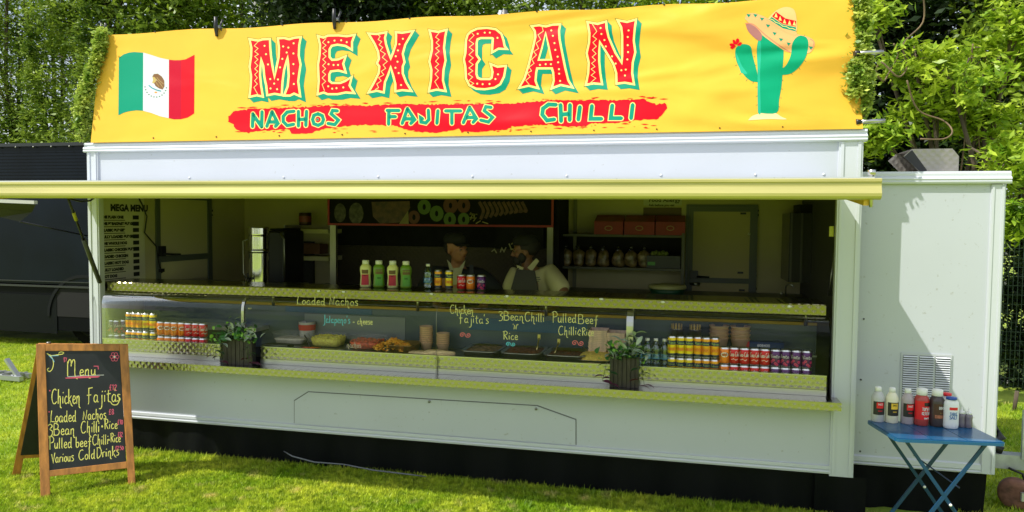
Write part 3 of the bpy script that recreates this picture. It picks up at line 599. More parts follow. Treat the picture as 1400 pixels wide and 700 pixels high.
# allergy notice
a = at(880, 264, Yb-.002); b = at(932, 281, Yb-.002)
t = thing('allergy_notice', 'white food allergy notice high on the back wall above the red boxes', 'notice', (a.x, Yb-.002, b.z))
box('notice_sheet', (a.x, Yb-.006, b.z), (b.x, Yb-.0035, 2.2), mat('notice_white', (.55,.55,.45), .5), t)
p = at(887, 276, Yb-.007); printed('Food Allergy', .055, INK, parent=t, loc=(p.x, Yb-.0075, p.z), bold=.001)
p = at(887, 281, Yb-.007); printed('Ask before you eat', .03, INK, parent=t, loc=(p.x, Yb-.0075, p.z-.005), bold=.0006)
box('notice_strip', (a.x, Yb-.006, b.z-.10), (b.x, Yb-.0035, b.z-.02), mat('strip_brown', (.14,.09,.04), .6), t)
# grill / heated cabinet at the right end and tap
t = thing('heated_cabinet', 'tall dark glass-fronted cabinet fixed inside at the right end', 'cabinet', (5.2, 1.5, 1.35)); a = at(1080, 291, 1.5); b = at(1118, 387, 1.5)
box('cabinet_body', (a.x, 1.5, b.z), (b.x+.02, 1.98, a.z), mat('cabinet_dark', (.03,.03,.025), .25), t)
for xx in (a.x+.01, a.x+.09, b.x-.02): box('cabinet_bar', (xx, 1.485, b.z), (xx+.012, 1.499, a.z), mat('cabinet_trim', (.10,.10,.08), .3, .8), t)
box('cabinet_top', (a.x+.08, 1.52, a.z+.001), (b.x, 1.9, a.z+.07), DARK, t)
p = at(1075, 400, 1.3)
t = thing('tap', 'small chrome swan-neck tap over the hand basin at the right', 'tap', (p.x, 1.35, p.z-.03)); MB().tube([(p.x,1.35,p.z-.03),(p.x,1.35,p.z+.04),(p.x+.015,1.33,p.z+.065),(p.x+.04,1.31,p.z+.065),(p.x+.055,1.3,p.z+.045)], .007).build('spout', STEEL, t)
MB().tube([(p.x-.03,1.36,p.z-.03),(p.x-.03,1.36,p.z)], .01).build('tap_lever', STEEL, t)
MB().tube([at(1141,346,.5), at(1133,404,.5)], .008).build('window_pole', DSTEEL, tr); MB().tube([at(1145,346,.5), at(1137,404,.5)], .008).build('window_pole', DSTEEL, tr)
p = at(1147, 316, .045); box('yellow_tab', (5.47, .045, p.z-.035), (5.495, .06, p.z+.03), mat('yellow_tab', (.5,.5,.05), .5), tr)

# ------------------------------------------------------------------ black lorry behind
LK = mat('lorry_black_paint', (.004, .007, .013), .3, var=.25, vscale=1.2, spec=.12, coat=.0, bump=.02, bscale=4)
LK2 = mat('lorry_black_lower', (.003, .0035, .005), .5, spec=.08)
lo_ = thing('black_lorry', 'black box-bodied lorry parked on the grass behind the left end of the trailer', 'lorry', (-6, 3.7, 0))
Yl = 3.7
z1 = at(60, 388, Yl).z; zt = at(60, 199, Yl).z; zb = at(60, 468, Yl).z
box('box_body', (-9.5, Yl, z1), (.6, 6.1, zt), LK, lo_)
box('lower_body', (-9.5, Yl+.015, max(.25, zb)), (.6, 6.0, z1-.02), LK2, lo_)
box('body_rail', (-9.5, Yl-.02, z1-.045), (.6, Yl+.01, z1-.018), mat('rail_grey_black', (.02,.022,.026), .35), lo_); box('body_rail', (-9.5, Yl-.012, z1+.03), (.6, Yl-.001, z1+.042), mat('rail_grey_black', (.05,.055,.06)), lo_)
box('roof_rail', (-9.5, Yl-.03, zt-.01), (.6, Yl+.05, zt+.035), mat('rail_black', (.012,.014,.018), .4), lo_)
for i in range(24):
    box('body_panel_seam', (-9.4, Yl-.003, zt-.10-i*.045), (.6, Yl-.0005, zt-.094-i*.045), LK2, lo_) if i < 9 else None
for i in range(9): MB().sphere((-4.9+i*.30, Yl-.032, zt-.02), .012, 6).build('rail_rivet', DSTEEL, lo_)
z2 = at(60, 403, Yl).z; z3 = at(60, 455, Yl).z
box('locker_door', (-5.6, Yl+.004, z3), (-4.0, Yl+.0145, z2), mat('locker_black', (.005,.006,.008), .4, spec=.1), lo_)
wc = at(112, 470, Yl)
wx = wc.x+.05
m = MB(); pts = [(wx+.62*math.cos(q), .45+.60*math.sin(q)) for q in np.linspace(0, math.pi, 17)]
for i in range(16): (ax, az), (bx, bz) = pts[i], pts[i+1]; m.add([(ax,Yl-.01,az),(bx,Yl-.01,bz),(wx+(bx-wx)*.93,Yl-.01,.45+(bz-.45)*.93),(wx+(ax-wx)*.93,Yl-.01,.45+(az-.45)*.93),(ax,Yl+.2,az),(bx,Yl+.2,bz)], [(0,1,2,3),(0,4,5,1)])
m.build('wheel_arch', mat('arch_grey', (.010,.011,.013), .5, spec=.1), lo_)
m = MB(); m.poly([(x, Yl+.008, z) for x, z in [(wx+(x-wx)*.94, .45+(z-.45)*.94) for x, z in pts]]); m.build('arch_recess', mat('arch_dark', (.003,.003,.003), .9), lo_)
t_ = attach(MB().lathe([(.30,-.1),(.42,-.09),(.45,-.05),(.45,.05),(.42,.09),(.30,.1)], (0,0,0), 36).build('wheel', RUBBER), lo_); t_.location = (wx+6, .24, .45); t_.rotation_euler = (R(90), 0, 0)
rr = attach(MB().lathe([(.29,-.06),(.29,.11),(.26,.115),(.22,.06),(.10,.06),(.08,.10),(.01,.10)], (0,0,0), 30).build('rim', mat('rim_grey', (.010,.010,.012), .7, spec=.08)), t_)
# flap of the lorry's own hatch, open
ft = plane_map((0, 2.7, 0), (0, 1, 0))
hf = [at(0,274,2.3), at(49,279,2.3), at(44,290,2.6), at(27,303,2.6), at(0,297,2.6)]
m = MB(); x0 = -4.6
q0, q1, q2, q3, q4 = hf
m.poly([Vector((x0,2.3,q0.z+.02)), q0, q1, q2, q3, q4, Vector((x0,2.6,q4.z))]); m.build('side_flap', mat('flap_black', (.01,.01,.01), .6), lo_)
MB().beam(Vector((x0,2.3,q0.z+.03)), q1+Vector((0,0,.02)), .05, .04).build('flap_edge', mat('flap_edge_grey', (.45,.45,.42), .5), lo_)
MB().tube([q3, (q3.x, Yl-.01, q3.z-.2)], .01).build('flap_stay', BLACK, lo_)

# ------------------------------------------------------------------ hitch side on the right
hx = 6.50
db = MB().beam((hx-.3, .62, .27), (hx+1.2, .62, .25), .09, .095).build('drawbar', mat('galvanised', (.50,.53,.53), .45, .5, var=.12, vscale=14), tr)
pl = box('coupling_plate', (6.80, .56, .29), (6.99, .58, .62), mat('galvanised', (.5,.53,.53)), tr)
for dx, dz in ((.08,.52),(.08,.38),(.15,.45)):
    q = MB().lathe([(.024,-.01),(.024,.01),(.010,.011),(.010,.025),(.001,.026)], (0,0,0), 6).build('bolt', STEEL, pl); q.location = (6.80+dx, .55, dz); q.rotation_euler = (R(90), 0, 0)
m = MB().tube([(6.45,.66,.39),(6.58,.64,.42),(6.66,.62,.50),(6.70,.62,.42),(6.62,.63,.36),(6.7,.60,.33)], .03); m.box((6.42,.60,.32),(6.64,.75,.42)); m.build('handbrake_cover', BLACK, tr)
MB().tube([(6.72,.55,.23),(6.80,.54,.20),(6.83,.54,.10),(6.80,.53,-.0)], .008).build('brake_cable', BLACK, tr)
jw = thing('jockey_wheel', 'rusty brown jockey wheel lying under the drawbar on the grass', 'wheel', (6.72, .44, .10)); 
m = MB().lathe([(.05,-.05),(.088,-.05),(.098,-.03),(.098,.03),(.088,.045),(.05,.045)], (0,0,0), 28).build('tyre', mat('rusty_wheel', (.16,.07,.045), .75, var=.4, vscale=20, bump=.2)); attach(m, jw); m.rotation_euler = (R(90), 0, R(-20))
m = attach(MB().lathe([(.05,-.03),(.05,.035),(.01,.04)], (0,0,0), 20).build('hub', mat('rust_dark', (.09,.05,.035), .7)), jw); m.rotation_euler = (R(90), 0, R(-20))
m = MB().beam((6.73,.375,.10), (6.95,.38,.10), .02, .055); m.beam((6.82,.38,.12), (6.92,.48,.30), .03, .045); m.build('wheel_fork', mat('fork_grey', (.5,.5,.5), .4, .5), jw)

# steel fitting lying on the grass at the left
t = thing('steel_step_frame', 'folded grey metal frame lying on the grass left of the chalkboard', 'metal frame', (-2.6, 1.75, 0))
m = MB().beam((-3.2,1.80,.05),(-2.55,1.75,.05),.05,.05); m.beam((-3.2,1.95,.05),(-2.6,1.92,.05),.05,.05); m.build('side_bar', mat('frame_alu', (.5,.52,.53), .4, .8), t)
MB().beam((-2.62,1.78,.06),(-2.80,1.80,.25),.05,.03).build('raised_arm', mat('frame_alu', (.5,.52,.53)), t)
for x in (-3.0,-2.85,-2.7): MB().beam((x,1.77,.07),(x+.02,1.95,.07),.03,.03).build('cross_bar', mat('frame_alu', (.5,.52,.53)), t)
# ------------------------------------------------------------------ trees
BARK = mat('tree_bark', (.10,.075,.05), .9, var=.4, vscale=12, bump=.6, bscale=30, stretch=(1,1,.3))
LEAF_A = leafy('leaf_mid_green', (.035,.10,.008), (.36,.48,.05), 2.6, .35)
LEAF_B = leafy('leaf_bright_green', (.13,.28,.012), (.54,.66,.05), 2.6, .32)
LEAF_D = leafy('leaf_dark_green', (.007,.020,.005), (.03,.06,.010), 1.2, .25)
def leaf_cloud(cent, rad, n_cl, per, size, spread=.30, flat=.6, asp=.42):
    """clumps of small pointed leaves through the crown's volume"""
    cent = np.array(cent); rad = np.array(rad); pick = rng.integers(0, len(cent), n_cl)
    d = rng.normal(size=(n_cl, 3)); d /= np.linalg.norm(d, axis=1)[:, None]
    rr = rng.random(n_cl)**.45; c = cent[pick] + d*(rad[pick]*rr[:, None] if rad.ndim == 2 else (rad[pick]*rr)[:, None])
    sc = spread*rng.uniform(.5, 1.3, n_cl)
    P = np.repeat(c, per, 0) + rng.normal(size=(n_cl*per, 3))*np.repeat(sc, per)[:, None]*np.array([1, 1, flat])
    n = len(P); s = size*rng.uniform(.6, 1.3, n)
    a = rng.normal(size=(n, 3)); a[:, 2] = a[:, 2]*.5-.25; a /= np.linalg.norm(a, axis=1)[:, None]
    b = np.cross(a, rng.normal(size=(n, 3))*np.array([.5,.5,1])+np.array([0,0,1.])); b /= np.linalg.norm(b, axis=1)[:, None]
    s = s[:, None]; nn = np.cross(a, b)
    V = np.stack([P-a*s*.5, P+b*s*asp*.5+nn*s*.06, P+a*s*.5, P-b*s*asp*.5+nn*s*.06], 1).reshape(-1, 3)
    return V, np.arange(len(V)).reshape(-1, 4)
def tree(name, label, base, blobs, leaf, size, n_cl, per, group=None, trunk_r=.16, spread=.28, cat='tree', limbs=True, asp=.42):
    t = thing(name, label, cat, base, group); B = Vector(base)
    top = Vector(blobs[0][0]); m = MB()
    cz = sum(b[0][2] for b in blobs)/len(blobs); fork = Vector((B.x*.6+sum(b[0][0] for b in blobs)/len(blobs)*.4, B.y, B.z+max(.4, (cz-B.z)*.45)))
    path = [B-Vector((0,0,.1)), B.lerp(fork, .3)+Vector((.05,0,0)), B.lerp(fork, .7)-Vector((.06,0,0)), fork]
    m.tube(path, [trunk_r*1.3, trunk_r, trunk_r*.85, trunk_r*.7], 10); m.build('trunk', BARK, t)
    if limbs:
        for (cx, cy, cz), r in blobs[:12]:
            c = Vector((cx, cy, cz)); rz = r if isinstance(r, (int, float)) else r[2]; mm = MB(); q = fork.lerp(c, .5)+Vector((random.uniform(-.2,.2), random.uniform(-.2,.2), .15))
            mm.tube([fork-Vector((0,0,.1)), q, c, c+Vector((random.uniform(-.3,.3),0,rz*.6))], [trunk_r*.5, trunk_r*.32, trunk_r*.18, .01], 7)
            for k in range(3):
                e = c+Vector((random.uniform(-1,1), random.uniform(-.6,.3), random.uniform(-.4,1)))*rz*.8; mm.tube([q.lerp(c, .4+.2*k), c.lerp(e, .5)+Vector((.05,0,.1)), e], [trunk_r*.16, trunk_r*.1, .006], 5)
            mm.build('limb', BARK, t)
    V, F = leaf_cloud([b[0] for b in blobs], [b[1] if not isinstance(b[1], (int,float)) else (b[1],)*3 for b in blobs], n_cl, per, size, spread, asp=asp)
    np_mesh('crown', V, F, leaf, t, kind='stuff'); return t
def P3(px, py, Y): v = at(px, py, Y); return (v.x, v.y, v.z)
# left: four loose hedgerow trees behind the lorry
for i, (px, Y, lab, lf) in enumerate(((5, 7.5, 'leftmost loose-branched green tree rising behind the black lorry', LEAF_A), (62, 8.2, 'ivy-clad tree behind the lorry, second from the left', LEAF_A), (118, 7.4, 'green tree above the gap between the lorry roof and the banner', LEAF_A))):
    b = at(px, 300, Y)
    tree('hedgerow_tree', lab, (b.x, Y+.3, 0), [(P3(px-25, 20, Y), .9), (P3(px+22, 60, Y+.4), .8), (P3(px-10, 110, Y-.2), .85), (P3(px+15, 160, Y), .9), (P3(px-20, 190, Y-.3), .8), (P3(px+5, -50, Y), 1.0)], lf, .10, 300, 42, 'trees behind the lorry', .12, .17)
tree('ivied_trunk', 'dark ivy-covered trunk standing left of the banner', (at(42,300,6.9).x, 6.9, 0), [((at(42,y,6.9).x, 6.9, at(42,y,6.9).z), (.16,.16,.4)) for y in (190,150,110,70,40)], LEAF_A, .08, 130, 22, None, .05, .07, limbs=False)
tree('ivied_trunk', 'dark ivy-covered trunk just left of the banner top corner', (at(112,300,6.6).x, 6.6, 0), [((at(112,y,6.6).x, 6.6, at(112,y,6.6).z), (.2,.2,.4)) for y in (190,150,100,50,10)], LEAF_A, .08, 120, 22, None, .06, .08, limbs=False)
# strip above the banner
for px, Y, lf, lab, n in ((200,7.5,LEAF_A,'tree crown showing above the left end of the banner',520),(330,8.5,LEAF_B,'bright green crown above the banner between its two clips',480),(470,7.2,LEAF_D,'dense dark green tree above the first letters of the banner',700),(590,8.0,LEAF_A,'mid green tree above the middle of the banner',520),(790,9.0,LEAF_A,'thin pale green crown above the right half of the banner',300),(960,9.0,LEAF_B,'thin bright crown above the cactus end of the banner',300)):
    b = at(px, 300, Y); tree('background_tree', lab, (b.x, Y, 0), [(P3(px-55, 10, Y), .95), (P3(px+50, 5, Y+.3), .95), (P3(px, -50, Y), 1.1), (P3(px+10, 90, Y), 1.0)], lf, .14, n, 26, 'trees above the banner', .14, .24)
# right: dark trees, bright shrub tree, hedge
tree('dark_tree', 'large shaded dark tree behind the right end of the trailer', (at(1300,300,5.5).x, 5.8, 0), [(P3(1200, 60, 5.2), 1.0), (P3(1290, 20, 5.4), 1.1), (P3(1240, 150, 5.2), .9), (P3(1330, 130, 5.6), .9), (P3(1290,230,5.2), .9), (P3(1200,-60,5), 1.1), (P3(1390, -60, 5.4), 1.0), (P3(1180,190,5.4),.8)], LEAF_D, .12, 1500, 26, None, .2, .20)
tree('bright_shrub_tree', 'bright yellow-green broad-leaved tree beside the end compartment', (at(1345,300,3.0).x, 3.2, 0), [(P3(1250, 85, 2.8), (.34,.4,.22)), (P3(1300, 110, 2.6), (.36,.4,.26)), (P3(1275, 150, 2.9), (.38,.4,.2)), (P3(1345, 95, 2.9), (.3,.4,.28)), (P3(1385, 40, 2.9), (.3,.4,.3)), (P3(1375, 230, 2.4), (.26,.3,.3)), (P3(1390, 290, 2.4), (.18,.3,.26)), (P3(1195, 185, 2.8), (.22,.2,.14)), (P3(1190, 20, 3.0), (.3,.3,.16)), (P3(1340,165,2.9), (.3,.3,.2))], LEAF_B, .105, 310, 28, None, .07, .075, asp=.34)
tree('side_tree', 'leafy tree at the far right edge with sky between its branches', (at(1440,300,4.5).x, 4.6, 0), [(P3(1385, 60, 4.2), .45), (P3(1420, 150, 4.2), .6), (P3(1400, -10, 4.4), .6), (P3(1395, 200, 4.4), .4)], LEAF_A, .12, 200, 26, None, .12, .16)
V, F = leaf_cloud([P3(x, y, 4.6) for x in (1370, 1400, 1440, 1480) for y in (330, 400, 470, 540)], [(.35,.3,.3)]*16, 900, 26, .075, .12)
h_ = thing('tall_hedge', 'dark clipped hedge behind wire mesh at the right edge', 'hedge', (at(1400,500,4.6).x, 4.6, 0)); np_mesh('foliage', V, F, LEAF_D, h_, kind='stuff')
m = MB(); [m.tube([(at(x,500,4.8).x, 4.8, 0), (at(x,500,4.8).x+.1, 4.8, 1.8)], .03, 6) for x in (1380, 1420)]; m.build('stems', BARK, h_)
fn = thing('wire_fence', 'thin dark wire mesh fence in front of the hedge at the right', 'fence', (at(1390,450,4.0).x, 4.0, 0))
fx0, fx1 = at(1345,450,4.0).x, at(1440,450,4.0).x; m = MB()
for i in range(16): x = fx0+(fx1-fx0)*i/15; m.box((x-.002,4.0-.002,.1),(x+.002,4.0+.002,2.2))
for i in range(22): z = .1+i*.1; m.box((fx0,3.998,z-.002),(fx1,4.0015,z+.002))
m.build('mesh_panel', mat('green_wire', (.02,.05,.03), .5), fn, kind='stuff'); MB().tube([(fx0,4.0,0),(fx0,4.0,2.25)], .025).build('fence_post', mat('green_wire', (.02,.05,.03)), fn)
V, F = leaf_cloud([P3(x, 592, 3.3) for x in (1360, 1385, 1410)], [(.22,.15,.07)]*3, 110, 24, .05, .06)
t = thing('low_bush', 'low sunlit yellow-green bush on the lawn beyond the drawbar', 'bush', (at(1385,592,3.3).x, 3.3, 0)); np_mesh('foliage', V, F, leafy('bush_leaf', (.2,.3,.03), (.42,.48,.05), 8), t, kind='stuff')
MB().tube([(origin_of(t).x, 3.3, -.02), (origin_of(t).x+.02, 3.3, .2)], .02, 6).build('stem', BARK, t)
# twisting bare branches in the dark
for pts, Y in (([(1262,-10),(1262,30),(1235,60),(1240,90),(1228,105),(1205,85),(1198,100),(1208,112)], 2.5), ([(1222,60),(1228,75),(1215,100),(1210,110)], 2.6), ([(1240,110),(1255,150),(1290,165),(1302,180),(1290,190),(1258,190)], 2.45), ([(1330,60),(1325,120),(1318,200),(1310,260)], 2.8), ([(1345,130),(1338,190),(1350,240)], 2.8)):
    sp_ = smooth_path(pts, 5); m = MB().tube([at(x, y, Y+.1*math.sin(i*.2)) for i, (x, y) in enumerate(sp_)], [.0075]*len(sp_), 6); o = m.build('bare_branch', mat('pale_bark', (.16,.11,.06), .8, var=.3), bpy.data.objects['bright_shrub_tree'])
# unseen trees added behind the camera to darken reflections in glass and steel
V, F = leaf_cloud([(-18+i*3.2, -27+1.5*math.sin(i*2.1), 2.2+1.2*(i % 3)) for i in range(15)], [(2.4,1.6,2.2)]*15, 1500, 22, .3, .5)
t = np_mesh('added_tree_line', V, F, LEAF_A, kind='stuff'); tag(t, 'unseen line of dark green trees added behind the camera for the glass reflections', 'trees')

# ------------------------------------------------------------------ banner
Pb = Vector((0, -.03, 2.432)); nb = Vector((0, -.8, .13))
f = plane_map(Pb, nb)
bn = thing('mexican_food_banner', 'big yellow banner reading MEXICAN above NACHOS FAJITAS CHILLI with flag and cactus', 'banner', (0, -.03, 2.432))
def vinyl(name, c, var=.0):
    m = mat(name, c, .45, var=var, vscale=2.0, spec=.15); n = m.node_tree; b = n.nodes['Principled BSDF']
    t = n.nodes.new('ShaderNodeTexCoord'); mp = n.nodes.new('ShaderNodeMapping'); mp.inputs['Rotation'].default_value = (0, R(28), 0); mp.inputs['Scale'].default_value = (.8, 1, 2.6)
    z = n.nodes.new('ShaderNodeTexNoise'); z.inputs['Scale'].default_value = 1.25; z.inputs['Detail'].default_value = 1.2; z.inputs['Distortion'].default_value = .9
    z3 = n.nodes.new('ShaderNodeTexNoise'); z3.inputs['Scale'].default_value = 9; z3.inputs['Detail'].default_value = 4
    sx = n.nodes.new('ShaderNodeSeparateXYZ'); mr = n.nodes.new('ShaderNodeMapRange'); mr.inputs['From Min'].default_value = 2.2; mr.inputs['From Max'].default_value = 4.6; mr.inputs['To Min'].default_value = .12; mr.inputs['To Max'].default_value = 1.0
    mu = n.nodes.new('ShaderNodeMath'); mu.operation = 'MULTIPLY'; ad = n.nodes.new('ShaderNodeMath'); ad.operation = 'MULTIPLY_ADD'; ad.inputs[1].default_value = .012
    bp = n.nodes.new('ShaderNodeBump'); bp.inputs['Strength'].default_value = .9; bp.inputs['Distance'].default_value = .10
    n.links.new(t.outputs['Object'], mp.inputs['Vector']); n.links.new(mp.outputs['Vector'], z.inputs['Vector']); n.links.new(t.outputs['Object'], z3.inputs['Vector'])
    n.links.new(t.outputs['Object'], sx.inputs[0]); n.links.new(sx.outputs['X'], mr.inputs['Value'])
    n.links.new(z.outputs['Fac'], mu.inputs[0]); n.links.new(mr.outputs[0], mu.inputs[1])
    n.links.new(z3.outputs['Fac'], ad.inputs[0]); n.links.new(mu.outputs[0], ad.inputs[2])
    n.links.new(ad.outputs[0], bp.inputs['Height']); n.links.new(bp.outputs['Normal'], b.inputs['Normal']); return m
YEL = vinyl('banner_yellow', (.80, .455, .045), .04); PY = vinyl('print_pale_yellow', (.88, .72, .20)); PR = vinyl('print_red', (.74, .0, .010)); PG = vinyl('print_green', (.0, .27, .155)); POL = vinyl('print_olive_line', (.22, .22, .02)); PWH = vinyl('print_white', (.60, .63, .65)); PDR = vinyl('print_deep_red', (.50,.0,.02))
cor = [f(141,47), f(700,19.5), f(1163,-7), f(1180,176), f(650,186.5), f(124,195)]
xs = 60; top = []; bot = []
for i in range(xs+1):
    t = i/xs; xt = 139+(1166-139)*t; yt = 47.5-(54)*t + 1.2*math.sin(t*40); xb = 124+(1180-124)*t; yb = 195-19*t
    top.append(f(xt, yt)); bot.append(f(xb, yb))
m = MB(); off = nb.normalized()*.004
m.add(top+bot, [(i, i+1, xs+2+i, xs+1+i) for i in range(xs)]); 
m.add([p-off for p in top+bot], [(xs+1+i, xs+2+i, i+1, i) for i in range(xs)]); m.build('banner_sheet', YEL, bn)
# timber/metal frame carrying the banner on the roof
for x in (.15, 1.5, 2.85, 4.2, 5.45): MB().beam((x, .02, 2.432), (x-.0, .125, 3.10), .04, .03, up=(1,0,0)).build('frame_upright', DSTEEL, bn)
LET = {
'M':(330,40,"92,108 130,115 168,120 205,108 265,105 268,180 275,260 290,360 318,490 345,380 368,270 372,180 362,98 410,95 460,108 510,92 558,88 545,150 540,250 558,340 545,420 535,500 552,625 505,605 465,625 425,625 455,550 465,450 460,330 447,240 425,300 400,390 385,500 378,618 318,608 258,620 250,540 238,490 230,440 222,350 188,258 175,350 170,440 180,540 195,632 150,622 90,635 100,550 105,450 90,360 105,260 108,180",None,"168,115 125,160 162,185 130,215 165,240 130,262 160,290 130,320 160,350 130,380 160,405 130,435 155,465 128,495 155,525 122,558 160,625","224,160 238,240 257,338 402,166 452,177 436,224 394,285 372,366 278,478 352,482 316,521 281,568 344,575 502,136 500,233 500,335 500,425 504,525"),
'E':(420,40,"118,80 160,92 200,72 300,70 380,78 440,68 420,120 420,180 370,150 290,138 230,150 205,190 205,270 235,305 300,300 355,275 335,330 355,400 300,385 220,395 203,430 203,500 235,525 320,525 370,505 415,475 395,540 432,600 370,595 290,612 200,612 160,595 112,610 122,500 115,340 130,250 135,150",None,"182,90 148,128 182,155 150,182 187,212 152,235 183,260 150,290 180,318 150,350 178,378 147,408 178,435 145,468 178,500 145,530 168,590","205,125 263,110 327,107 380,125 206,336 254,343 297,343 203,547 241,570 282,565 347,558"),
'X':(490,35,"115,88 175,92 255,78 245,120 255,180 280,260 310,340 340,270 370,180 372,100 370,75 420,80 508,65 480,110 440,180 415,270 432,350 415,390 415,460 450,550 490,615 420,608 365,618 365,560 345,480 310,375 275,470 245,540 235,628 180,614 115,628 160,550 205,460 212,390 190,360 208,320 200,250 165,170",None,"190,90 210,105 190,135 225,155 200,185 235,210 210,240 260,272 230,305 278,345 238,378 262,410 220,440 245,472 195,500 220,530 178,560 195,595 160,615","427,128 394,180 380,239 359,295 376,347 356,405 387,456 410,570"),
'I':(570,30,"135,95 205,107 272,90 262,140 250,250 265,370 245,460 240,560 262,650 190,638 128,652 145,560 150,460 130,380 155,270 155,180",None,"218,100 180,148 215,172 185,200 218,230 182,252 215,282 178,312 210,345 180,378 210,405 175,437 208,467 175,500 207,535 172,572 215,645",""),
'C':(620,30,"175,100 230,75 320,68 400,80 450,120 470,180 480,235 492,250 430,246 380,275 385,200 388,155 370,145 260,145 222,160 212,200 212,320 240,360 212,400 210,500 225,545 260,558 350,558 375,540 385,480 370,420 420,440 490,433 475,520 440,590 390,620 300,635 220,630 160,600 130,540 125,430 110,360 125,300 130,180 145,130",None,"175,105 198,130 150,178 195,210 152,243 192,275 150,315 190,345 150,380 190,410 148,442 187,470 142,500 185,528 148,562 195,590 160,612","233,115 300,104 349,104 422,154 427,503 402,548 346,595 280,597 228,592"),
'A':(700,25,"205,85 260,78 325,90 390,72 450,70 440,120 445,200 470,330 500,480 530,600 562,650 465,628 395,655 410,600 405,520 390,470 232,470 222,520 215,600 235,655 160,636 85,655 130,580 170,450 215,270 235,180 228,120","322,122 355,250 388,405 243,408 280,280","290,85 300,125 250,160 275,205 232,240 255,290 208,322 235,352 190,395 212,432 165,470 188,505 147,525 175,562 133,595 165,635","377,118 392,169 407,239 415,304 437,369 442,423 450,489 452,532 461,601 268,448 323,441 373,441"),
'N':(790,20,"105,85 190,100 262,80 265,130 285,220 350,370 425,485 435,400 435,200 425,120 398,68 470,82 545,62 535,130 525,250 540,360 515,460 510,560 525,655 450,642 380,650 378,560 350,470 290,370 205,240 195,350 195,450 205,560 220,655 150,648 90,660 110,560 115,460 95,370 118,270 122,180",None,"135,85 182,162 143,208 180,235 145,270 178,305 140,340 175,375 138,408 170,437 133,468 165,500 128,522 165,553 128,582 172,610 115,660","218,130 226,187 255,245 268,306 327,401 362,470 486,153 478,216 478,294 481,360 474,430 417,534 459,528 451,584")}
def PP(s, ox, oy): return [(ox+float(a)/7, oy+float(b)/7) for a, b in (t.split(',') for t in s.split())] if s else []
def filled(m, pts, k, hole=None, dx=0, dy=0):
    m.poly([f(x+dx, y+dy, k) for x, y in pts], [[f(x+dx, y+dy, k) for x, y in hole]] if hole else [])
for ch in 'MEXICAN':
    ox, oy, o_, h_2, zg, ds = LET[ch]; P = PP(o_, ox, oy); H = PP(h_2, ox, oy) or None
    lt = MB(); ol = MB()
    for i in range(5):
        k = .0012+i*.00012; dx = 6.3-i*1.3; dy = 6.3-i*1.3
        filled(lt, P, k, H, dx, dy); ribbon(lt, [(x+dx, y+dy) for x, y in P], 5.4, f, k+.00003, True)
        if H: ribbon(lt, [(x+dx, y+dy) for x, y in H], 3.0, f, k+.00003, True)
    le = filled and lt.build('letter_shadow', PG, bn)
    ribbon(ol, P, 7.6, f, .0010, True); ol.build('letter_keyline', POL, bn)
    y_ = MB(); ribbon(y_, P, 5.8, f, .0024, True)
    if H: ribbon(y_, H, 4.6, f, .0024, True)
    y_.build('letter_border', PY, bn)
    r_ = MB(); filled(r_, P, .0028, H); r_.build('letter_face', PR, bn)
    d_ = MB(); ribbon(d_, PP(zg, ox, oy), .75, f, .0032)
    for x, y in PP(ds, ox, oy): dot(d_, x, y, 1.35, f, .0032)
    d_.build('letter_ornament', PY, bn)
# brush stroke
bt = [(312,167),(313,160),(318,153),(345,148.5),(400,147),(450,144.5),(500,144.5),(536,143),(541,141.5),(580,143),(640,142.5),(700,141.5),(750,137.5),(800,137),(850,137),(880,135.5),(886,139),(897,143),(908,141),(912,147),(908,154),(900,163),(880,163.5),(850,167),(830,168),(806,169),(800,173),(780,173.5),(752,170),(720,171.5),(700,173),(690,178),(660,179.5),(632,181),(628,176),(600,181),(580,181),(560,178),(540,172),(500,170.5),(470,172.5),(442,176),(425,182),(398,182.5),(396,177),(350,179),(340,182),(334,180),(322,178),(319,170)]
bp_ = []
for i in range(len(bt)):
    a, b = bt[i], bt[(i+1) % len(bt)]; d = math.hypot(b[0]-a[0], b[1]-a[1]); n = max(1, int(d/2.6))
    for j in range(n): t = j/n; bp_.append((a[0]+(b[0]-a[0])*t+random.uniform(-1.2,1.2)*(d > 4 or 1), a[1]+(b[1]-a[1])*t+random.uniform(-1.0,1.0)))
br = MB(); br.poly([f(x, y, .0012) for x, y in bp_])
for i in range(170):
    x = random.uniform(320, 915); up = random.random() < .45
    y = (150-.022*(x-320)-random.uniform(1, 6) if up else 178-.008*(x-320)+random.uniform(-4, 5)) - (3 if (x > 720 and not up) else 0)
    l = random.uniform(.5, 7); hh = random.uniform(.2, .9)
    br.add([f(x-l, y, .0013), f(x, y-hh, .0013), f(x+l, y-.02*l, .0013), f(x, y+hh, .0013)], [(0,1,2,3)])
br.build('brush_stroke', PR, bn)
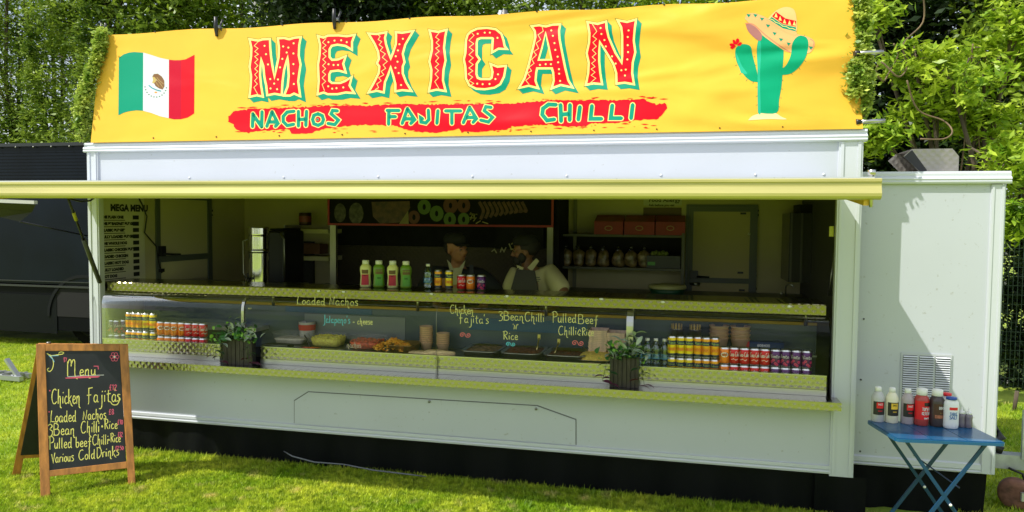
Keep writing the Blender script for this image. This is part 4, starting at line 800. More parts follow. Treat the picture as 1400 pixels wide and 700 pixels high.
WORDS = [(300,130,["322,180 318,302","322,185 405,305","409,160 406,305"]),(300,130,["505,160 455,300","505,160 562,272 537,300","475,258 535,258"]),(300,130,["715,155 650,163 612,205 612,255 650,292 712,280"]),(300,130,["757,155 757,297","835,155 828,292","757,235 835,230"]),
(300,130,["945,180 905,195 893,235 905,275 945,290 985,270 997,235 985,198 945,180"]),(300,130,["1130,152 1085,148 1070,180 1140,240 1105,283 1040,272"]),
(500,130,["222,145 220,280","205,148 320,148","220,207 285,207"]),(500,130,["400,130 350,272","400,130 470,235 432,273","375,228 440,228"]),(500,130,["600,145 605,235 575,268 530,258 525,215 545,228"]),(500,130,["692,150 682,270"]),(500,130,["765,152 910,152","825,155 825,272"]),(500,130,["995,118 935,265","995,118 1060,225 1028,262","965,215 1030,215"]),(500,130,["1200,118 1150,112 1135,150 1215,213 1175,258 1100,240"]),
(720,125,["280,128 210,125 157,165 150,222 195,278 265,268"]),(720,125,["325,130 330,285","415,130 412,275","328,222 412,215"]),(720,125,["510,150 495,270"]),(720,125,["625,140 612,262 715,262"]),(720,125,["820,135 805,257 905,257"]),(720,125,["1015,130 1000,257"])]
for ox, oy, sts in WORDS:
    wd = 4.7 if (ox, oy) != (720, 125) else 5.6; o1 = MB(); g1 = MB()
    for s_ in sts: P = PP(s_, ox, oy); ribbon(o1, P, wd+2.2, f, .0018); [dot(o1, x, y, (wd+2.2)/2, f, .00175, 8) for x, y in (P[0], P[-1])]; ribbon(g1, P, wd, f, .0024); [dot(g1, x, y, wd/2*.95, f, .00235, 8) for x, y in P]
    o1.build('word_letter_border', PY, bn); g1.build('word_letter', PG, bn)
q = MB(); dot(q, 300+940/7, 130+235/7, 1.8, f, .002, 9); q.build('word_letter', PG, bn)
# flag
def FL(s): return [(150+float(a)/6.36, 60+float(b)/6.36) for a, b in (t.split(',') for t in s.split())]
for nm, s_, m_ in (('flag_green', "80,122 120,92 170,75 215,71 292,76 290,582 230,578 160,588 120,600 76,622", PG), ('flag_white', "292,76 360,96 440,122 516,138 514,646 440,630 360,600 290,582", PWH), ('flag_red', "516,138 590,145 660,135 738,95 735,605 680,640 620,655 560,656 514,646", PR)):
    q = MB(); q.poly([f(x, y, .0012) for x, y in FL(s_)]); q.build(nm, m_, bn)
q = MB(); q.poly([f(x, y, .0014) for x, y in FL("516,138 560,143 625,142 622,654 560,656 514,646")]); q.build('flag_red_fold', PDR, bn)
BR_ = vinyl('print_brown', (.20,.10,.04)); TEAL = vinyl('print_teal', (.05,.28,.33)); GOLD = vinyl('print_gold', (.5,.38,.12)); OR_ = vinyl('print_orange', (.75,.28,.05))
q = MB(); q.poly([f(x, y, .0016) for x, y in FL("385,262 420,260 455,285 476,320 478,370 462,398 430,388 400,368 385,340 410,318 395,295 372,285")]); q.build('emblem_eagle', BR_, bn)
q = MB(); q.poly([f(x, y, .0018) for x, y in FL("372,285 395,292 408,318 385,345 370,340 378,315")]); [ribbon(q, FL(s_), .45, f, .0019) for s_ in ("410,290 435,320 470,350","405,305 440,345 465,380","385,300 400,330 430,372")]; q.build('emblem_feathers', GOLD, bn)
q = MB(); ribbon(q, FL("340,360 370,385 410,402 448,412"), 1.5, f, .0017); q.build('emblem_water', TEAL, bn); q = MB(); dot(q, 150+402/6.36, 60+422/6.36, 2, f, .0018, 8, 1.2); q.build('emblem_ribbon', OR_, bn)
q = MB()
for i in range(12):
    t = R(200-i*17.5); x, y = 402+94*math.cos(t), 362+100*abs(math.sin(t)) if math.sin(t) > -2 else 0; x = 402+94*math.cos(R(185+i*0)-i*.27 if 0 else math.pi-.1-i*.26); y = 365+98*math.sin(math.pi-.1-i*.26)
    dot(q, 150+x/6.36, 60+y/6.36, 1.1, f, .0016, 6, .8)
q.build('emblem_wreath', vinyl('print_dark_green', (.05,.14,.05)), bn)
# cactus with sombrero
def CA(s): return [(990+float(a)/4.118, 5+float(b)/4.118) for a, b in (t.split(',') for t in s.split())]
CG = vinyl('print_cactus_green', (.0,.32,.15)); CL = vinyl('print_cactus_light', (.02,.42,.25)); PE = vinyl('print_peach', (.85,.42,.16)); PP_ = vinyl('print_peach_dark', (.62,.22,.13)); SD = vinyl('print_sand', (.82,.62,.30)); MAU = vinyl('print_mauve', (.38,.16,.14))
def sh(nm, s_, m_, k, sm=True):
    P = CA(s_); P = smooth_path(P+[P[0]], 4)[:-1] if sm else P; q = MB(); q.poly([f(x, y, k) for x, y in P]); return q.build(nm, m_, bn)
sh('printed_sand', "135,657 160,632 210,616 250,612 290,616 320,636 350,652 250,650", SD, .0012)
sh('printed_cactus_arm', "190,442 150,435 110,400 75,340 62,285 70,245 105,228 148,240 160,290 185,385", CG, .0013); sh('printed_cactus_arm', "325,402 325,370 350,345 375,290 385,220 420,182 462,190 475,230 460,300 420,360 372,395", CG, .0019)
sh('printed_cactus_body', "190,615 188,500 188,380 184,260 198,195 240,165 290,172 330,210 335,280 330,360 325,450 310,540 295,615", CG, .0014)
sh('printed_cactus_stripe', "190,612 188,400 186,260 200,200 208,260 202,420 206,612", CL, .0016); sh('printed_cactus_stripe', "95,390 75,330 66,280 78,300 100,350 130,395", CL, .0015)
q = MB()
for s_ in ("62,300 54,302","72,345 62,350","95,392 86,400","130,425 124,436","165,440 160,450","186,470 176,470","188,520 178,522","188,570 178,572","325,430 334,432","322,480 331,482","316,530 325,532","305,580 314,582","470,270 480,276","452,320 462,328","420,360 428,372","380,392 384,402","405,185 400,174","450,184 454,174","476,230 486,230","165,300 175,298","172,350 182,346"): ribbon(q, CA(s_), .5, f, .0012)
q.build('printed_spines', vinyl('print_spine', (.02,.16,.08)), bn)
for s_ in ("70,232 52,225 48,205 62,208","70,232 66,205 78,196 86,212","72,235 88,218 100,222 90,238","66,238 38,240 30,228 48,224","66,240 48,256 34,248 50,236"): sh('printed_petal', s_, PR, .0018)
sh('printed_hat_brim', "116,85 130,60 170,54 240,80 320,128 400,168 470,186 505,208 508,240 480,278 420,278 350,270 290,232 215,178 150,120", PE, .0017); sh('printed_hat_inside', "122,120 145,115 180,135 212,175 204,210 170,192 135,155", MAU, .0021)
q = MB(); ribbon(q, smooth_path(CA("118,112 165,118 230,175 300,228 350,262 372,272")), 1.2, f, .0022); ribbon(q, smooth_path(CA("485,200 505,215 500,245 488,262")), .8, f, .0022); q.build('printed_hat_edge', PP_, bn)
sh('printed_hat_crown', "246,84 285,45 330,22 370,22 396,40 408,90 405,160 350,145 290,112", vinyl('print_peach_light', (.9,.52,.20)), .0022); sh('printed_hat_shade', "330,128 405,160 400,178 345,160 250,100 246,86", PE, .0023)
sh('printed_hat_band', "292,46 345,84 405,98 405,130 330,115 270,72", PR, .0024, False); sh('printed_hat_band', "268,76 330,118 405,134 405,158 330,140 250,88", PG, .0024, False)
q = MB(); [q.poly([f(x, y, .0026) for x, y in CA("%d,%d %d,%d %d,%d" % (a-9, b+10, a, b-14, a+9, b+13))]) for a, b in ((292,66),(315,84),(340,100),(368,108),(395,112))]; ribbon(q, CA("255,86 275,92 290,106 310,112 330,128 350,130 370,142 385,140 404,150"), .8, f, .0026); q.build('printed_hat_trim', PY, bn)
q = MB(); [q.poly([f(x, y, .0024) for x, y in CA("%d,%d %d,%d %d,%d" % (a-13, b-8, a+13, b-4, a-1, b+13))]) for a, b in ((138,66),(176,66),(213,86),(247,124),(284,168),(320,202),(363,226),(488,248))]; q.build('printed_hat_triangle', PG, bn)
# eyelets along the edges, spring clips
for i in range(11):
    x = 212+i*87; y = 44.5-(x-139)*.0525+2.5
    q = MB(); dot(q, x, y, 1.3, f, .0035, 8); q.build('eyelet', DARK, bn)
    x = 210+i*86; y = 190-(x-139)*.0175; q = MB(); dot(q, x, y, 1.1, f, .0035, 8); q.build('eyelet', DARK, bn)
for i, (x, y) in enumerate(((298,31),(459,21))):
    p = f(x, y+14, .01); t = thing('spring_clip', ('black spring clip on the banner top above the flag corner' if i == 0 else 'black spring clip on the banner top above the letter M and E gap'), 'clip', p, 'clips on the banner top')
    m = MB().tube([p+Vector((-.004,0,-.03)), p+Vector((0,-.015,.03)), p+Vector((.004,-.025,.11))], [.010,.016,.012], 8); m.build('front_jaw', BLACK, t)
    m = MB().tube([p+Vector((.03,.02,0)), p+Vector((.02,.012,.05)), p+Vector((.035,.02,.10))], [.006,.008,.008], 8); m.build('rear_jaw', BLACK, t); MB().tube([p+Vector((-.016,.0,.04)), p+Vector((.026,.0,.04))], .012).build('spring', DSTEEL, t)
q = f(298, 42, -.03); t = thing('spring_clip', 'pair of black clip handles at the left top corner of the banner behind the ivy', 'clip', f(140, 40, .0)); p = origin_of(t)
MB().tube([p+Vector((0,-.01,-.03)), p+Vector((-.01,0,.05))], .009).build('front_jaw', BLACK, t); MB().tube([p+Vector((.02,.02,-.02)), p+Vector((.02,.01,.05))], .009).build('rear_jaw', BLACK, t)
p = f(683, 14, -.05); t = thing('aerial', 'short roof aerial with a pale base behind the banner top', 'aerial', (p.x, p.y+.1, 2.43)); MB().tube([(p.x,p.y+.1,2.43),(p.x,p.y+.1,3.35)], .02).build('mast', DSTEEL, t); MB().tube([(p.x-.05,p.y+.1,3.1),(p.x-.03,p.y+.1,3.35)], .014).build('side_rod', WTRIM, t)
# side tubes of the banner frame at the right
for q in ((1180,72),(1182,166)):
    p = at(q[0], q[1], -.02); m = MB().tube([p+Vector((-.04,0,-.002)), p+Vector((.12,.03,.006))], .013); m.build('frame_tube', STEEL, bn); MB().tube([p+Vector((-.05,0,-.003)), p+Vector((-.02,.007,-.002))], .018).build('tube_cap', BLACK, bn)
# ivy garlands
IVY = leafy('ivy_leaf', (.12,.26,.02), (.65,.72,.14), 9, .3)
def garland(lab, pts, rad, n):
    c = [at(x, y, Y) for x, y, Y in pts]; t = thing('ivy_garland', lab, 'ivy', c[-1]); MB().tube(c, .006, 6).build('vine', BARK, t)
    cc = []; 
    for i in range(len(c)-1):
        for j in range(5): cc.append(tuple(c[i].lerp(c[i+1], j/5)))
    V, F = leaf_cloud(cc, [(rad, rad*.9, .05)]*len(cc), n, 9, .034, .018, 1, .62); np_mesh('ivy_leaves', V, F, IVY, t, kind='stuff')
garland('ivy garland hanging down the left end of the banner', [(140,46,.08),(133,80,.04),(122,115,.02),(112,150,.0),(112,190,-.0)], .045, 560)
garland('ivy garland hanging down the right end of the banner', [(1176,-8,.10),(1180,40,.07),(1180,80,.05),(1182,110,.03),(1181,160,.0)], .045, 420)
garland('short bushy tuft of ivy against the right end of the banner', [(1170,84,.0),(1172,105,-.02),(1170,130,-.03)], .05, 150)
# ------------------------------------------------------------------ serving counter with glass display
dc = thing('display_counter', 'long stainless serving counter with dimpled fronts and a glass display along the trailer', 'counter', (2.8, 0, .7))
SILL = MB().box((.1, -.160, .757), (5.53, .30, .762)); SILL.box((.1, -.165, .712), (5.53, -.1605, .7625)); SILL.build('sill_shelf', EMB, dc)
MB().box((.1, -.159, .712), (5.53, -.001, .718)).build('sill_underside', STEEL, dc)
RX = [(.101, 1.16), (1.50, 2.895), (2.90, 4.24), (4.245, 5.47)]
for x0, x1 in RX:
    box('dimpled_front', (x0, 0, .802), (x1, .02, .888), EMB, dc); box('plain_kick_strip', (x0, -.004, .763), (x1, .02, .8005), STEEL, dc)
    box('front_top_edge', (x0, -.006, .8885), (x1, .025, .894), STEEL, dc)
box('display_deck', (.045, .045, .790), (1.16, .45, .799), STEEL, dc); box('display_deck', (4.245, .021, .790), (5.47, .45, .799), STEEL, dc); box('display_deck', (1.50, .026, .855), (4.24, .45, .868), DSTEEL, dc)
box('dark_gap_panel', (1.17, .05, .758), (1.49, .40, .80), BLACK, dc)
# rear wall of the case; blue-grey tone and yellow strip paint reflections in the glass
RP = mat('case_back_reflection_tone', (.06, .085, .10), .35, .2, var=.2, vscale=2)
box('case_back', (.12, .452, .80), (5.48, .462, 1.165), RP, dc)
box('case_back_reflection_strip', (.12, .44, 1.15), (5.48, .451, 1.170), mat('amber_reflection', (.42,.25,.03), .4), dc)
box('case_back_light_panel', (1.62, .446, .90), (2.48, .4515, 1.09), mat('grey_panel', (.16,.18,.18), .4, .2), dc)
box('case_back_blue_panel', (1.45, .447, 1.10), (2.2, .4515, 1.145), mat('blue_panel', (.015,.075,.16), .4), dc); box('case_back_blue_panel', (3.0, .446, 1.02), (3.9, .4515, 1.11), mat('blue_panel', (.015,.075,.16)), dc)
box('work_ledge', (.12, .47, 1.13), (5.48, .70, 1.15), STEEL, dc)
# top shelf with its rail
m = MB(); m.extrude_x([(.06,1.262),(.052,1.268),(.052,1.330),(.058,1.337),(.42,1.337),(.42,1.325),(.075,1.325),(.075,1.262)], .045, 5.465); m.build('top_shelf', EMBR, dc)
for x in (.35, 1.37, 2.6, 3.6, 4.24, 5.4): MB().tube([(x,.40,1.15),(x,.40,1.325)], .012).build('shelf_post', STEEL, dc)
for q in ((436,398),(470,399),(590,402),(693,405),(822,409),(906,413),(1079,419)):  # white spots painting the bright reflections along the top rail
    p = at(q[0], q[1]+.5, .05); MB().lathe([(.010,-.002),(.012,.0),(.004,.001)], (p.x, .0, 0), 10, sx=1).build('rail_glint', WFIT, dc)
for o, q in zip([o for o in dc.children if o.name.startswith('rail_glint')], ((436,398),(470,399),(590,402),(693,405),(822,409),(906,413),(1079,419))):
    p = at(q[0], q[1], .05); me = o.data; me.transform(Matrix.Translation((-(p.x-2.8), 0, .7))); me.transform(Matrix.Rotation(R(90), 4, 'X')); me.transform(Matrix.Diagonal((1.3,1,.7,1))); o.location = (p.x-2.8, .048, p.z-.7)
# curved glass
gp = [(-.026,.763),(-.026,1.16),(-.022,1.19),(-.010,1.225),(.012,1.247),(.05,1.258)]
def gl_strip(x0, x1, name='glass_pane'):
    m = MB(); m.smooth = True; n = len(gp); t = .004
    a = [(x0, y, z) for y, z in gp]; b = [(x1, y, z) for y, z in gp]; m.add(a+b, [(i, i+1, n+i+1, n+i) for i in range(n-1)])
    return m.build(name, GLASS, dc)
gl_strip(.125, 1.355); gl_strip(1.385, 2.893); gl_strip(2.899, 4.215); gl_strip(4.27, 5.475)
for x, wd in ((1.37, .022), (4.242, .045)):
    m = MB(); n = len(gp)
    pr_ = [(y-.004, z) for y, z in gp[1:]] ; pr_ = [(gp[0][0]-.004, .93)]+pr_; q_ = [(y+.022, z-.004) for y, z in pr_][::-1]
    m.extrude_x(pr_+q_, x-wd/2, x+wd/2); m.build('glass_mullion', STEEL, dc)
for x in (.043, 5.482):
    m = MB(); m.poly([(x, y, z) for y, z in gp]+[(x, .44, 1.258), (x, .44, .80), (x, -.03, .80)]); m.build('end_glass', GLASS, dc)
    m = MB(); ribbon(m, gp, .006, lambda a_, b_, k: Vector((x+k, a_, b_)), .002); m.build('end_glass_edge', STEEL, dc)
MB().tube([(2.896,-.027,.759)]+[(2.896,y-.001,z) for y, z in gp[1:]], .0018, 5).build('glass_joint', DSTEEL, dc)
# chalk pen on the glass
fg = plane_map((0, -.0285, 0), (0, 1, 0))
def write(text, x, y, h, wd, m_, squeeze=1., slope=0., f_=fg, k=.0, parent=dc, name='handwriting', jit=.02):
    q = MB()
    for s_ in strokes(text, x, y, h, squeeze, slope, jit=jit): ribbon(q, s_, wd, f_, k, var=.6)
    return q.build(name, m_, parent)
GC = mat('glass_pen_yellow', (.90, .86, .35), .9); GB = mat('glass_pen_blue', (.15,.65,.85), .9); GR_ = mat('glass_pen_pink', (.9,.2,.22), .9)
write('Loaded', 405, 416, 11, .8, GC, 1.05, .03); write('Nachos', 450, 417, 12, .8, GC, .98, .03)
write("Jalapeno's", 441, 441, 10, .8, GB, .78, .03); write('- cheese', 482, 443, 8.5, .8, GC, .8, .02); write('nachos', 474, 475, 7.5, .7, mat('glass_pen_white', (.6,.5,.4), .9), .8, .02)
write('Chicken', 615, 428, 11.5, .8, GC, .74, .05); write("Fajita's", 627, 441, 12, .8, GC, .9, .03)
write('3Bean', 681, 437, 11.5, .8, GC, .98, .04); write('Chilli', 717, 439, 12.5, .8, GC, .86, .04); write("'N'", 701, 450, 7, .8, GC, 1, .05); write('Rice', 687, 464, 11, .8, GC, .95, .03)
write('Pulled', 754, 440, 13, .8, GC, .9, .04); write('Beef', 790, 442, 12, .8, GC, 1.0, .04); write('Chilli', 763, 458, 12, .8, GC, .83, .0); write('&Rice', 789, 459, 10.5, .8, GC, .8, .0)
def curl(x, y, s, m_, f_=fg, wd=.9, parent=dc):
    q = MB()
    L_ = [(x-.62*s+.62*s*(.12+.88*(i/15)**1.2)*math.cos(-9.4*(1-i/15)), y+.55*s*(.12+.88*(i/15)**1.2)*math.sin(-9.4*(1-i/15))) for i in range(16)]; Rr = [(2*x-a_, 2*y-b_) for a_, b_ in L_[:-1]][::-1]
    ribbon(q, smooth_path(L_+Rr, 3), wd, f_, 0.); return q.build('drawn_flourish', m_, parent)
curl(636, 458, 6.5, GR_); curl(698, 470.5, 5.5, GB); curl(790, 469, 7, GR_)
printed('BEST', .014, GC, parent=dc, loc=(1.42,-.033,1.175), name='small_sticker_text')

# ------------------------------------------------------------------ cans
def canmat(nm, c): return mat(nm, c, .25, .35, spec=.6)
CANP = {}
def make_can(kind):
    spec = {'red': ('red_drink_can', .0665/2, .115, canmat('can_red', (.60,.004,.008)), None, 'Coca-Cola', CHALK_W),
            'orange': ('orange_drink_can', .0665/2, .115, canmat('can_orange', (.85,.22,.008)), None, 'Fanta', NAVY),
            'purple': ('purple_drink_can', .0665/2, .115, canmat('can_purple', (.09,.012,.12)), None, 'Vimto', CHALK_W),
            'yellow': ('tall_yellow_can', .058/2, .145, canmat('can_yellow', (.85,.62,.01)), NAVY, 'Rubicon', mat('can_lime_print', (.55,.75,.15), .4)),
            'mango': ('tall_orange_can', .058/2, .145, canmat('can_mango', (.85,.38,.008)), NAVY, 'Rubicon', mat('can_lime_print', (.55,.75,.15)))}[kind]
    name, r, h, m1, m2, txt, tm = spec
    o = thing(name, 'drink can', 'drink can'); ms = [SILVER, m1, m2 or m1, canmat('can_dark_base', (.02,.03,.06))]
    prof = [(r*.72,0),(r*.94,h*.05),(r,h*.09)]
    if m2: prof += [(r,h*.17),(r,h*.20),(r,h*.60),(r,h*.79),(r,h*.92)]; mt = [0,0,3,2,1,2,1]
    else: prof += [(r,h*.50),(r,h*.90)]; mt = [0,0,1,1]
    prof += [(r*.86,h*.965),(r*.88,h),(r*.80,h*.995),(r*.78,h*.975),(.001,h*.97)]; mt += [0]*5
    MB().lathe(prof, n=20, mats=mt[:len(prof)-1]).build('can_body', ms, o)
    cyl = lambda x, y, k: (math.sin(x/r)*(r+.0006+k), -math.cos(x/r)*(r+.0006+k), -y)
    q = MB(); hh = {'red':.030,'orange':.026,'purple':.024,'yellow':.014,'mango':.014}[kind]; stl = strokes(txt, 0, 0, hh, 1, 0)
    wmax = max(p[0] for s_ in stl for p in s_); sq = min(1., 1.9*r/wmax); zc = h*(.69 if m2 else .60)
    for s_ in stl: ribbon(q, [((x-wmax/2)*sq, y-zc+hh*.35) for x, y in s_], .0026 if not m2 else .0014, cyl, 0)
    q.build('can_lettering', tm, o)
    if kind == 'orange':
        q = MB(); 
        pts = [(.022*math.cos(t), -.066+.013*math.sin(t)) for t in np.linspace(0, 6.28, 13)[:-1]]; ribbon(q, pts, .006, cyl, -.0002, True); q.build('can_badge', mat('can_white_badge', (.8,.8,.75), .4), o)
    if kind == 'purple':
        q = MB()
        for a_, z_ in ((-.5,.3),(.1,.22),(.6,.34),(-.2,.40),(.35,.15)): pts = [(a_*r*1.3+.006*math.cos(t), -h*z_+.006*math.sin(t)) for t in np.linspace(0, 6.28, 8)[:-1]]; ribbon(q, pts, .006, cyl, 0, True)
        q.build('can_berry_print', mat('berry_pink', (.6,.02,.12), .4), o)
    if kind == 'red':
        q = MB(); ribbon(q, [(-.02,-.035),(-.005,-.042),(.01,-.033),(.022,-.040)], .004, cyl, 0); q.build('can_ribbon_print', CHALK_W, o)
    if m2:
        q = MB()
        for a_ in (-.7, -.1, .5): pts = [(a_*r+.007*math.cos(t), -h*.40+.008*math.sin(t)) for t in np.linspace(0, 6.28, 9)[:-1]]; ribbon(q, pts, .007, cyl, 0, True)
        q.build('can_fruit_print', mat('fruit_print', (.9,.45,.02) if kind == 'yellow' else (.75,.2,.01), .4), o)
    return Proto(o)
def can(kind, loc, label, group):
    if kind not in CANP: CANP[kind] = make_can(kind)
    # the printed side roughly faces the customers
    return CANP[kind].put(loc, math.atan2(CX-loc[0], CD)*.8+random.uniform(-.35, .35), label, group)
NM = {'red':'red cola can','orange':'orange fizzy drink can','purple':'purple berry drink can','yellow':'tall yellow fruit can','mango':'tall orange fruit can'}
OR = ['first', 'second', 'third', 'fourth', 'fifth', 'sixth']
def can_run(seq, side):
    cnt = {}
    for kind, px in seq:
        cnt[kind] = cnt.get(kind, 0)+1
        h = .145 if kind in ('yellow','mango') else .115
        yy_ = .084 if px < 164 else .115; p = at(px, 450, yy_)
        for lay in (1, 0):
            can(kind, (p.x, yy_+random.uniform(-.004,.004), .8+lay*(h+.0005)), '%s %s from the left, %s row, %s display' % (OR[cnt[kind]-1], NM[kind], 'upper' if lay else 'lower', side), 'cans in the %s display' % side)
can_run([('purple',152),('purple',160.5),('purple',168.5),('mango',176.5),('mango',184),('mango',191.5),('yellow',199.5),('yellow',210),('orange',220),('orange',230),('orange',239.5),('orange',249),('red',258.5),('red',268.3),('red',278)], 'left-hand glass')
can_run([('yellow',919),('yellow',931),('yellow',942.5),('mango',954.5),('mango',966),('mango',978),('orange',991),('red',1004.5),('red',1018.5),('red',1032.5),('red',1046.5),('purple',1061),('purple',1075),('purple',1089.5),('purple',1104)], 'right-hand glass')
zt = 1.3375
for kind, px, lab in (('mango',599,'tall orange can on the counter top beside the water bottle'),('yellow',614,'tall yellow can on the counter top in front of the capped cook'),('red',631,'red cola can on the counter top between tall yellow and orange cans'),('orange',643.5,'short orange can on the counter top between red and purple cans'),('purple',658,'purple can at the right end of the row on the counter top')):
    can(kind, (at(px, 385, .27).x, .27, zt), lab, 'cans on the counter top')

# ------------------------------------------------------------------ bottles
def bottle(name, prof, mats, label, cat, loc, lab=None, n=22, sx=1., sy=1., seg=None, cap=None, txt=None, lettering=None, tc_=None, group=None, sq=None, extra=None, capmat=None, rz=0):
    o = thing(name, label, cat, (0,0,0), group)
    MB().lathe(prof, n=n, sx=sx, sy=sy, mats=seg, sq=sq).build('bottle_body', mats, o)
    if cap: MB().lathe(cap, n=16).build('cap', capmat or WFIT, o)
    if lab:   # curved printed labels: list of (a0,a1,z0,z1,material,k)
        for a0, a1, z0, z1, lm, k in lab:
            q = MB(); q.smooth = True; N = 8; vs = []
            for z in (z0, z1):
                rr = np.interp(z, [p[1] for p in prof], [p[0] for p in prof])+.0008+k
                for i in range(N+1): a_ = a0+(a1-a0)*i/N; vs.append((math.sin(a_)*rr*sx, -math.cos(a_)*rr*sy, z))
            q.add(vs, [(i, i+1, N+2+i, N+1+i) for i in range(N)]); q.build('label', lm, o)
    if txt:
        for tx, z, hh, wd, tm, a_c in txt:
            rr = np.interp(z, [p[1] for p in prof], [p[0] for p in prof])+.0022
            cyl = lambda x, y, k: (math.sin(x/rr+a_c)*rr*sx, -math.cos(x/rr+a_c)*rr*sy, -y)
            st_ = strokes(tx, 0, 0, hh, 1, 0, smooth=False); wm = max(p[0] for s_ in st_ for p in s_); q = MB()
            for s_ in st_: ribbon(q, [((x-wm/2)*wd, y-z) for x, y in s_], hh*.16, cyl, 0)
            q.build('lettering', tm, o)
    return Proto(o)
# squeezy sauces on the top shelf
sp = [(.030,0),(.041,.004),(.043,.02),(.040,.06),(.038,.09),(.043,.13),(.042,.155),(.030,.172),(.024,.176)]
cp = [(.0245,.1765),(.026,.178),(.026,.203),(.023,.206),(.001,.2065)]
PALE_Y = mat('mayo_yellow', (.80,.78,.32), .35); GRN = mat('jalapeno_green_sauce', (.16,.30,.02), .3); LB_R = mat('label_crimson', (.55,.005,.04), .4); LB_G = mat('label_bright_green', (.10,.36,.03), .4); LB_B = mat('label_brown', (.16,.09,.03), .5)
P1 = bottle('sauce_bottle', sp, PALE_Y, 'x', 'sauce bottle', (0,0,0), [(-.9,.55,.02,.10,LB_R,0),(-.8,.45,.105,.135,LB_B,0)], sx=1, sy=.72, cap=cp, txt=[('SAUCE',.085,.012,.8,DARK,-.15)])
P2 = bottle('sauce_bottle', sp, GRN, 'x', 'sauce bottle', (0,0,0), [(-.7,.8,.02,.10,LB_G,0),(-.7,.8,.105,.14,LB_B,0)], sx=1, sy=.72, cap=cp, txt=[('SAUCE',.07,.011,.8,DARK,0)])
for i, (px, P_, lab) in enumerate(((500,P1,'pale yellow squeezy bottle with red label, leftmost on the counter top'),(518,P2,'green squeezy bottle between the two pale yellow bottles'),(537,P1,'pale yellow squeezy bottle with red label, between two green bottles'),(555,P2,'green squeezy bottle nearest the clear water bottle'))):
    P_.put((at(px, 388, .25).x, .25, zt), .45, lab, 'squeezy bottles on the counter top')
# water bottles
wp_ = [(.028,0),(.032,.004),(.032,.03),(.029,.04),(.032,.05),(.032,.075),(.028,.09),(.031,.105),(.031,.125),(.022,.150),(.013,.165),(.012,.175)]
WAT = glassy('water_bottle_clear', (.9,1,1), 2.6, .05, trans=(.80,.90,.92)); LBL = mat('water_label_blue', (.05,.25,.42), .4)
PW = bottle('water_bottle', wp_, WAT, 'x', 'water bottle', (0,0,0), [(-1.4,1.4,.052,.085,LBL,0)], cap=[(.0135,.170),(.0145,.171),(.0145,.188),(.001,.189)])
PW.put((at(585,390,.25).x, .25, zt), .3, 'clear plastic water bottle between the sauce bottles and the cans on top', 'water bottles')
for i, px in enumerate((873, 885, 896.5, 908.5)): PW.put((at(px,480,.13+.0).x, .13, .86-.0 if False else .80+.075), .4, '%s water bottle from the left beside the tall cans in the right display' % OR[i], 'water bottles')
box('bottle_riser', (4.27, .08, .80), (4.53, .18, .874), DSTEEL, dc)

# ------------------------------------------------------------------ food in the middle display
DK = .869
def tub(px, pz, wd, dp, ht, label, fill, fm, grains=0, Y=.25):
    c = at(px, pz, Y-dp/2); t = thing('food_tub', label, 'food tub', (c.x, Y, DK)); z = DK; B = origin_of(t)
    pr_ = [(.40,.002),(.42,.004),(.50,ht),(.53,ht+.001),(.53,ht+.005),(.495,ht+.004),(.41,.008)]
    MB().lathe(pr_, B, 28, sx=wd, sy=dp, sq=5).build('tub_shell', MILKY, t)
    if fill: 
        MB().lathe([(.40,.006),(.43,ht*.4),(.46,ht*fill),(.30,ht*(fill+.06)),(.01,ht*(fill+.10))], B, 24, sx=wd, sy=dp, sq=5).build('filling', fm, t)
        if grains:
            q = MB()
            for i in range(grains): x, y = random.uniform(-.40,.40)*wd, random.uniform(-.40,.40)*dp; M_ = Matrix.Translation(B+Vector((x, y, ht*(fill+.05)+random.uniform(0,.008)))) @ Matrix.Rotation(random.random()*3, 4, (random.random(), random.random(), 1)); q.box((-.007,-.004,-.003),(.007,.004,.003), M_)
            q.build('food_pieces', fm, t, kind='stuff')
    return t
CORN = mat('yellow_shredded_food', (.95,.78,.10), .5, var=.25, vscale=60, bump=.6, bscale=120); SALSA = mat('red_salsa', (.75,.09,.02), .35, var=.5, vscale=50, bump=.5, bscale=90); PALEF = mat('pale_cream_food', (.65,.60,.48), .4, var=.2)
tub(391, 468, .28, .2, .085, 'clear tub with a little pale cream filling, leftmost food tub in the display', .5, PALEF, Y=.33)
tub(441, 472, .27, .2, .085, 'clear tub filled with yellow chopped food, middle of the three tubs', .72, CORN, 260, Y=.30)
tub(495, 474, .27, .2, .09, 'clear tub of red chopped salsa, right of the yellow one', .6, SALSA, 220, Y=.27)
c = at(378, 473, .08); t = thing('black_tray', 'shallow black tray in front of the pale cream tub', 'tray', (c.x, .11, DK)); B = origin_of(t)
MB().lathe([(.45,0),(.5,.022),(.52,.024),(.48,.02),(.44,.006)], B, 20, sx=.23, sy=.12, sq=5).build('tray_shell', BLACK, t); box('tray_lid_edge', (B.x-.10, .055, DK+.0245), (B.x+.10, .065, DK+.029), STEEL, t)
c = at(423, 474, .07); t = thing('sauce_dish', 'dark dish of red sauce with a black spoon handle, before the yellow tub', 'dish', (c.x, .10, DK)); B = origin_of(t)
MB().lathe([(.04,0),(.085,.018),(.088,.02),(.08,.017),(.04,.005)], B, 24, sy=.6).build('dish_bowl', BLACK, t); MB().lathe([(.05,.008),(.077,.0165),(.001,.018)], B, 24, sy=.6).build('sauce', SALSA, t)
MB().tube([B+Vector((-.01,0,.02)), B+Vector((-.05,.03,.07)), B+Vector((-.09,.06,.095))], .005, 6).build('spoon_handle', BLACK, t)
c = at(465, 475, .07); t = thing('small_white_lid', 'small white pot lid lying in front of the salsa tub', 'lid', (c.x, .08, DK)); B = origin_of(t); MB().lathe([(.05,0),(.052,.006),(.03,.014),(.001,.016)], B, 20, sy=.6).build('lid_disc', WFIT, t)
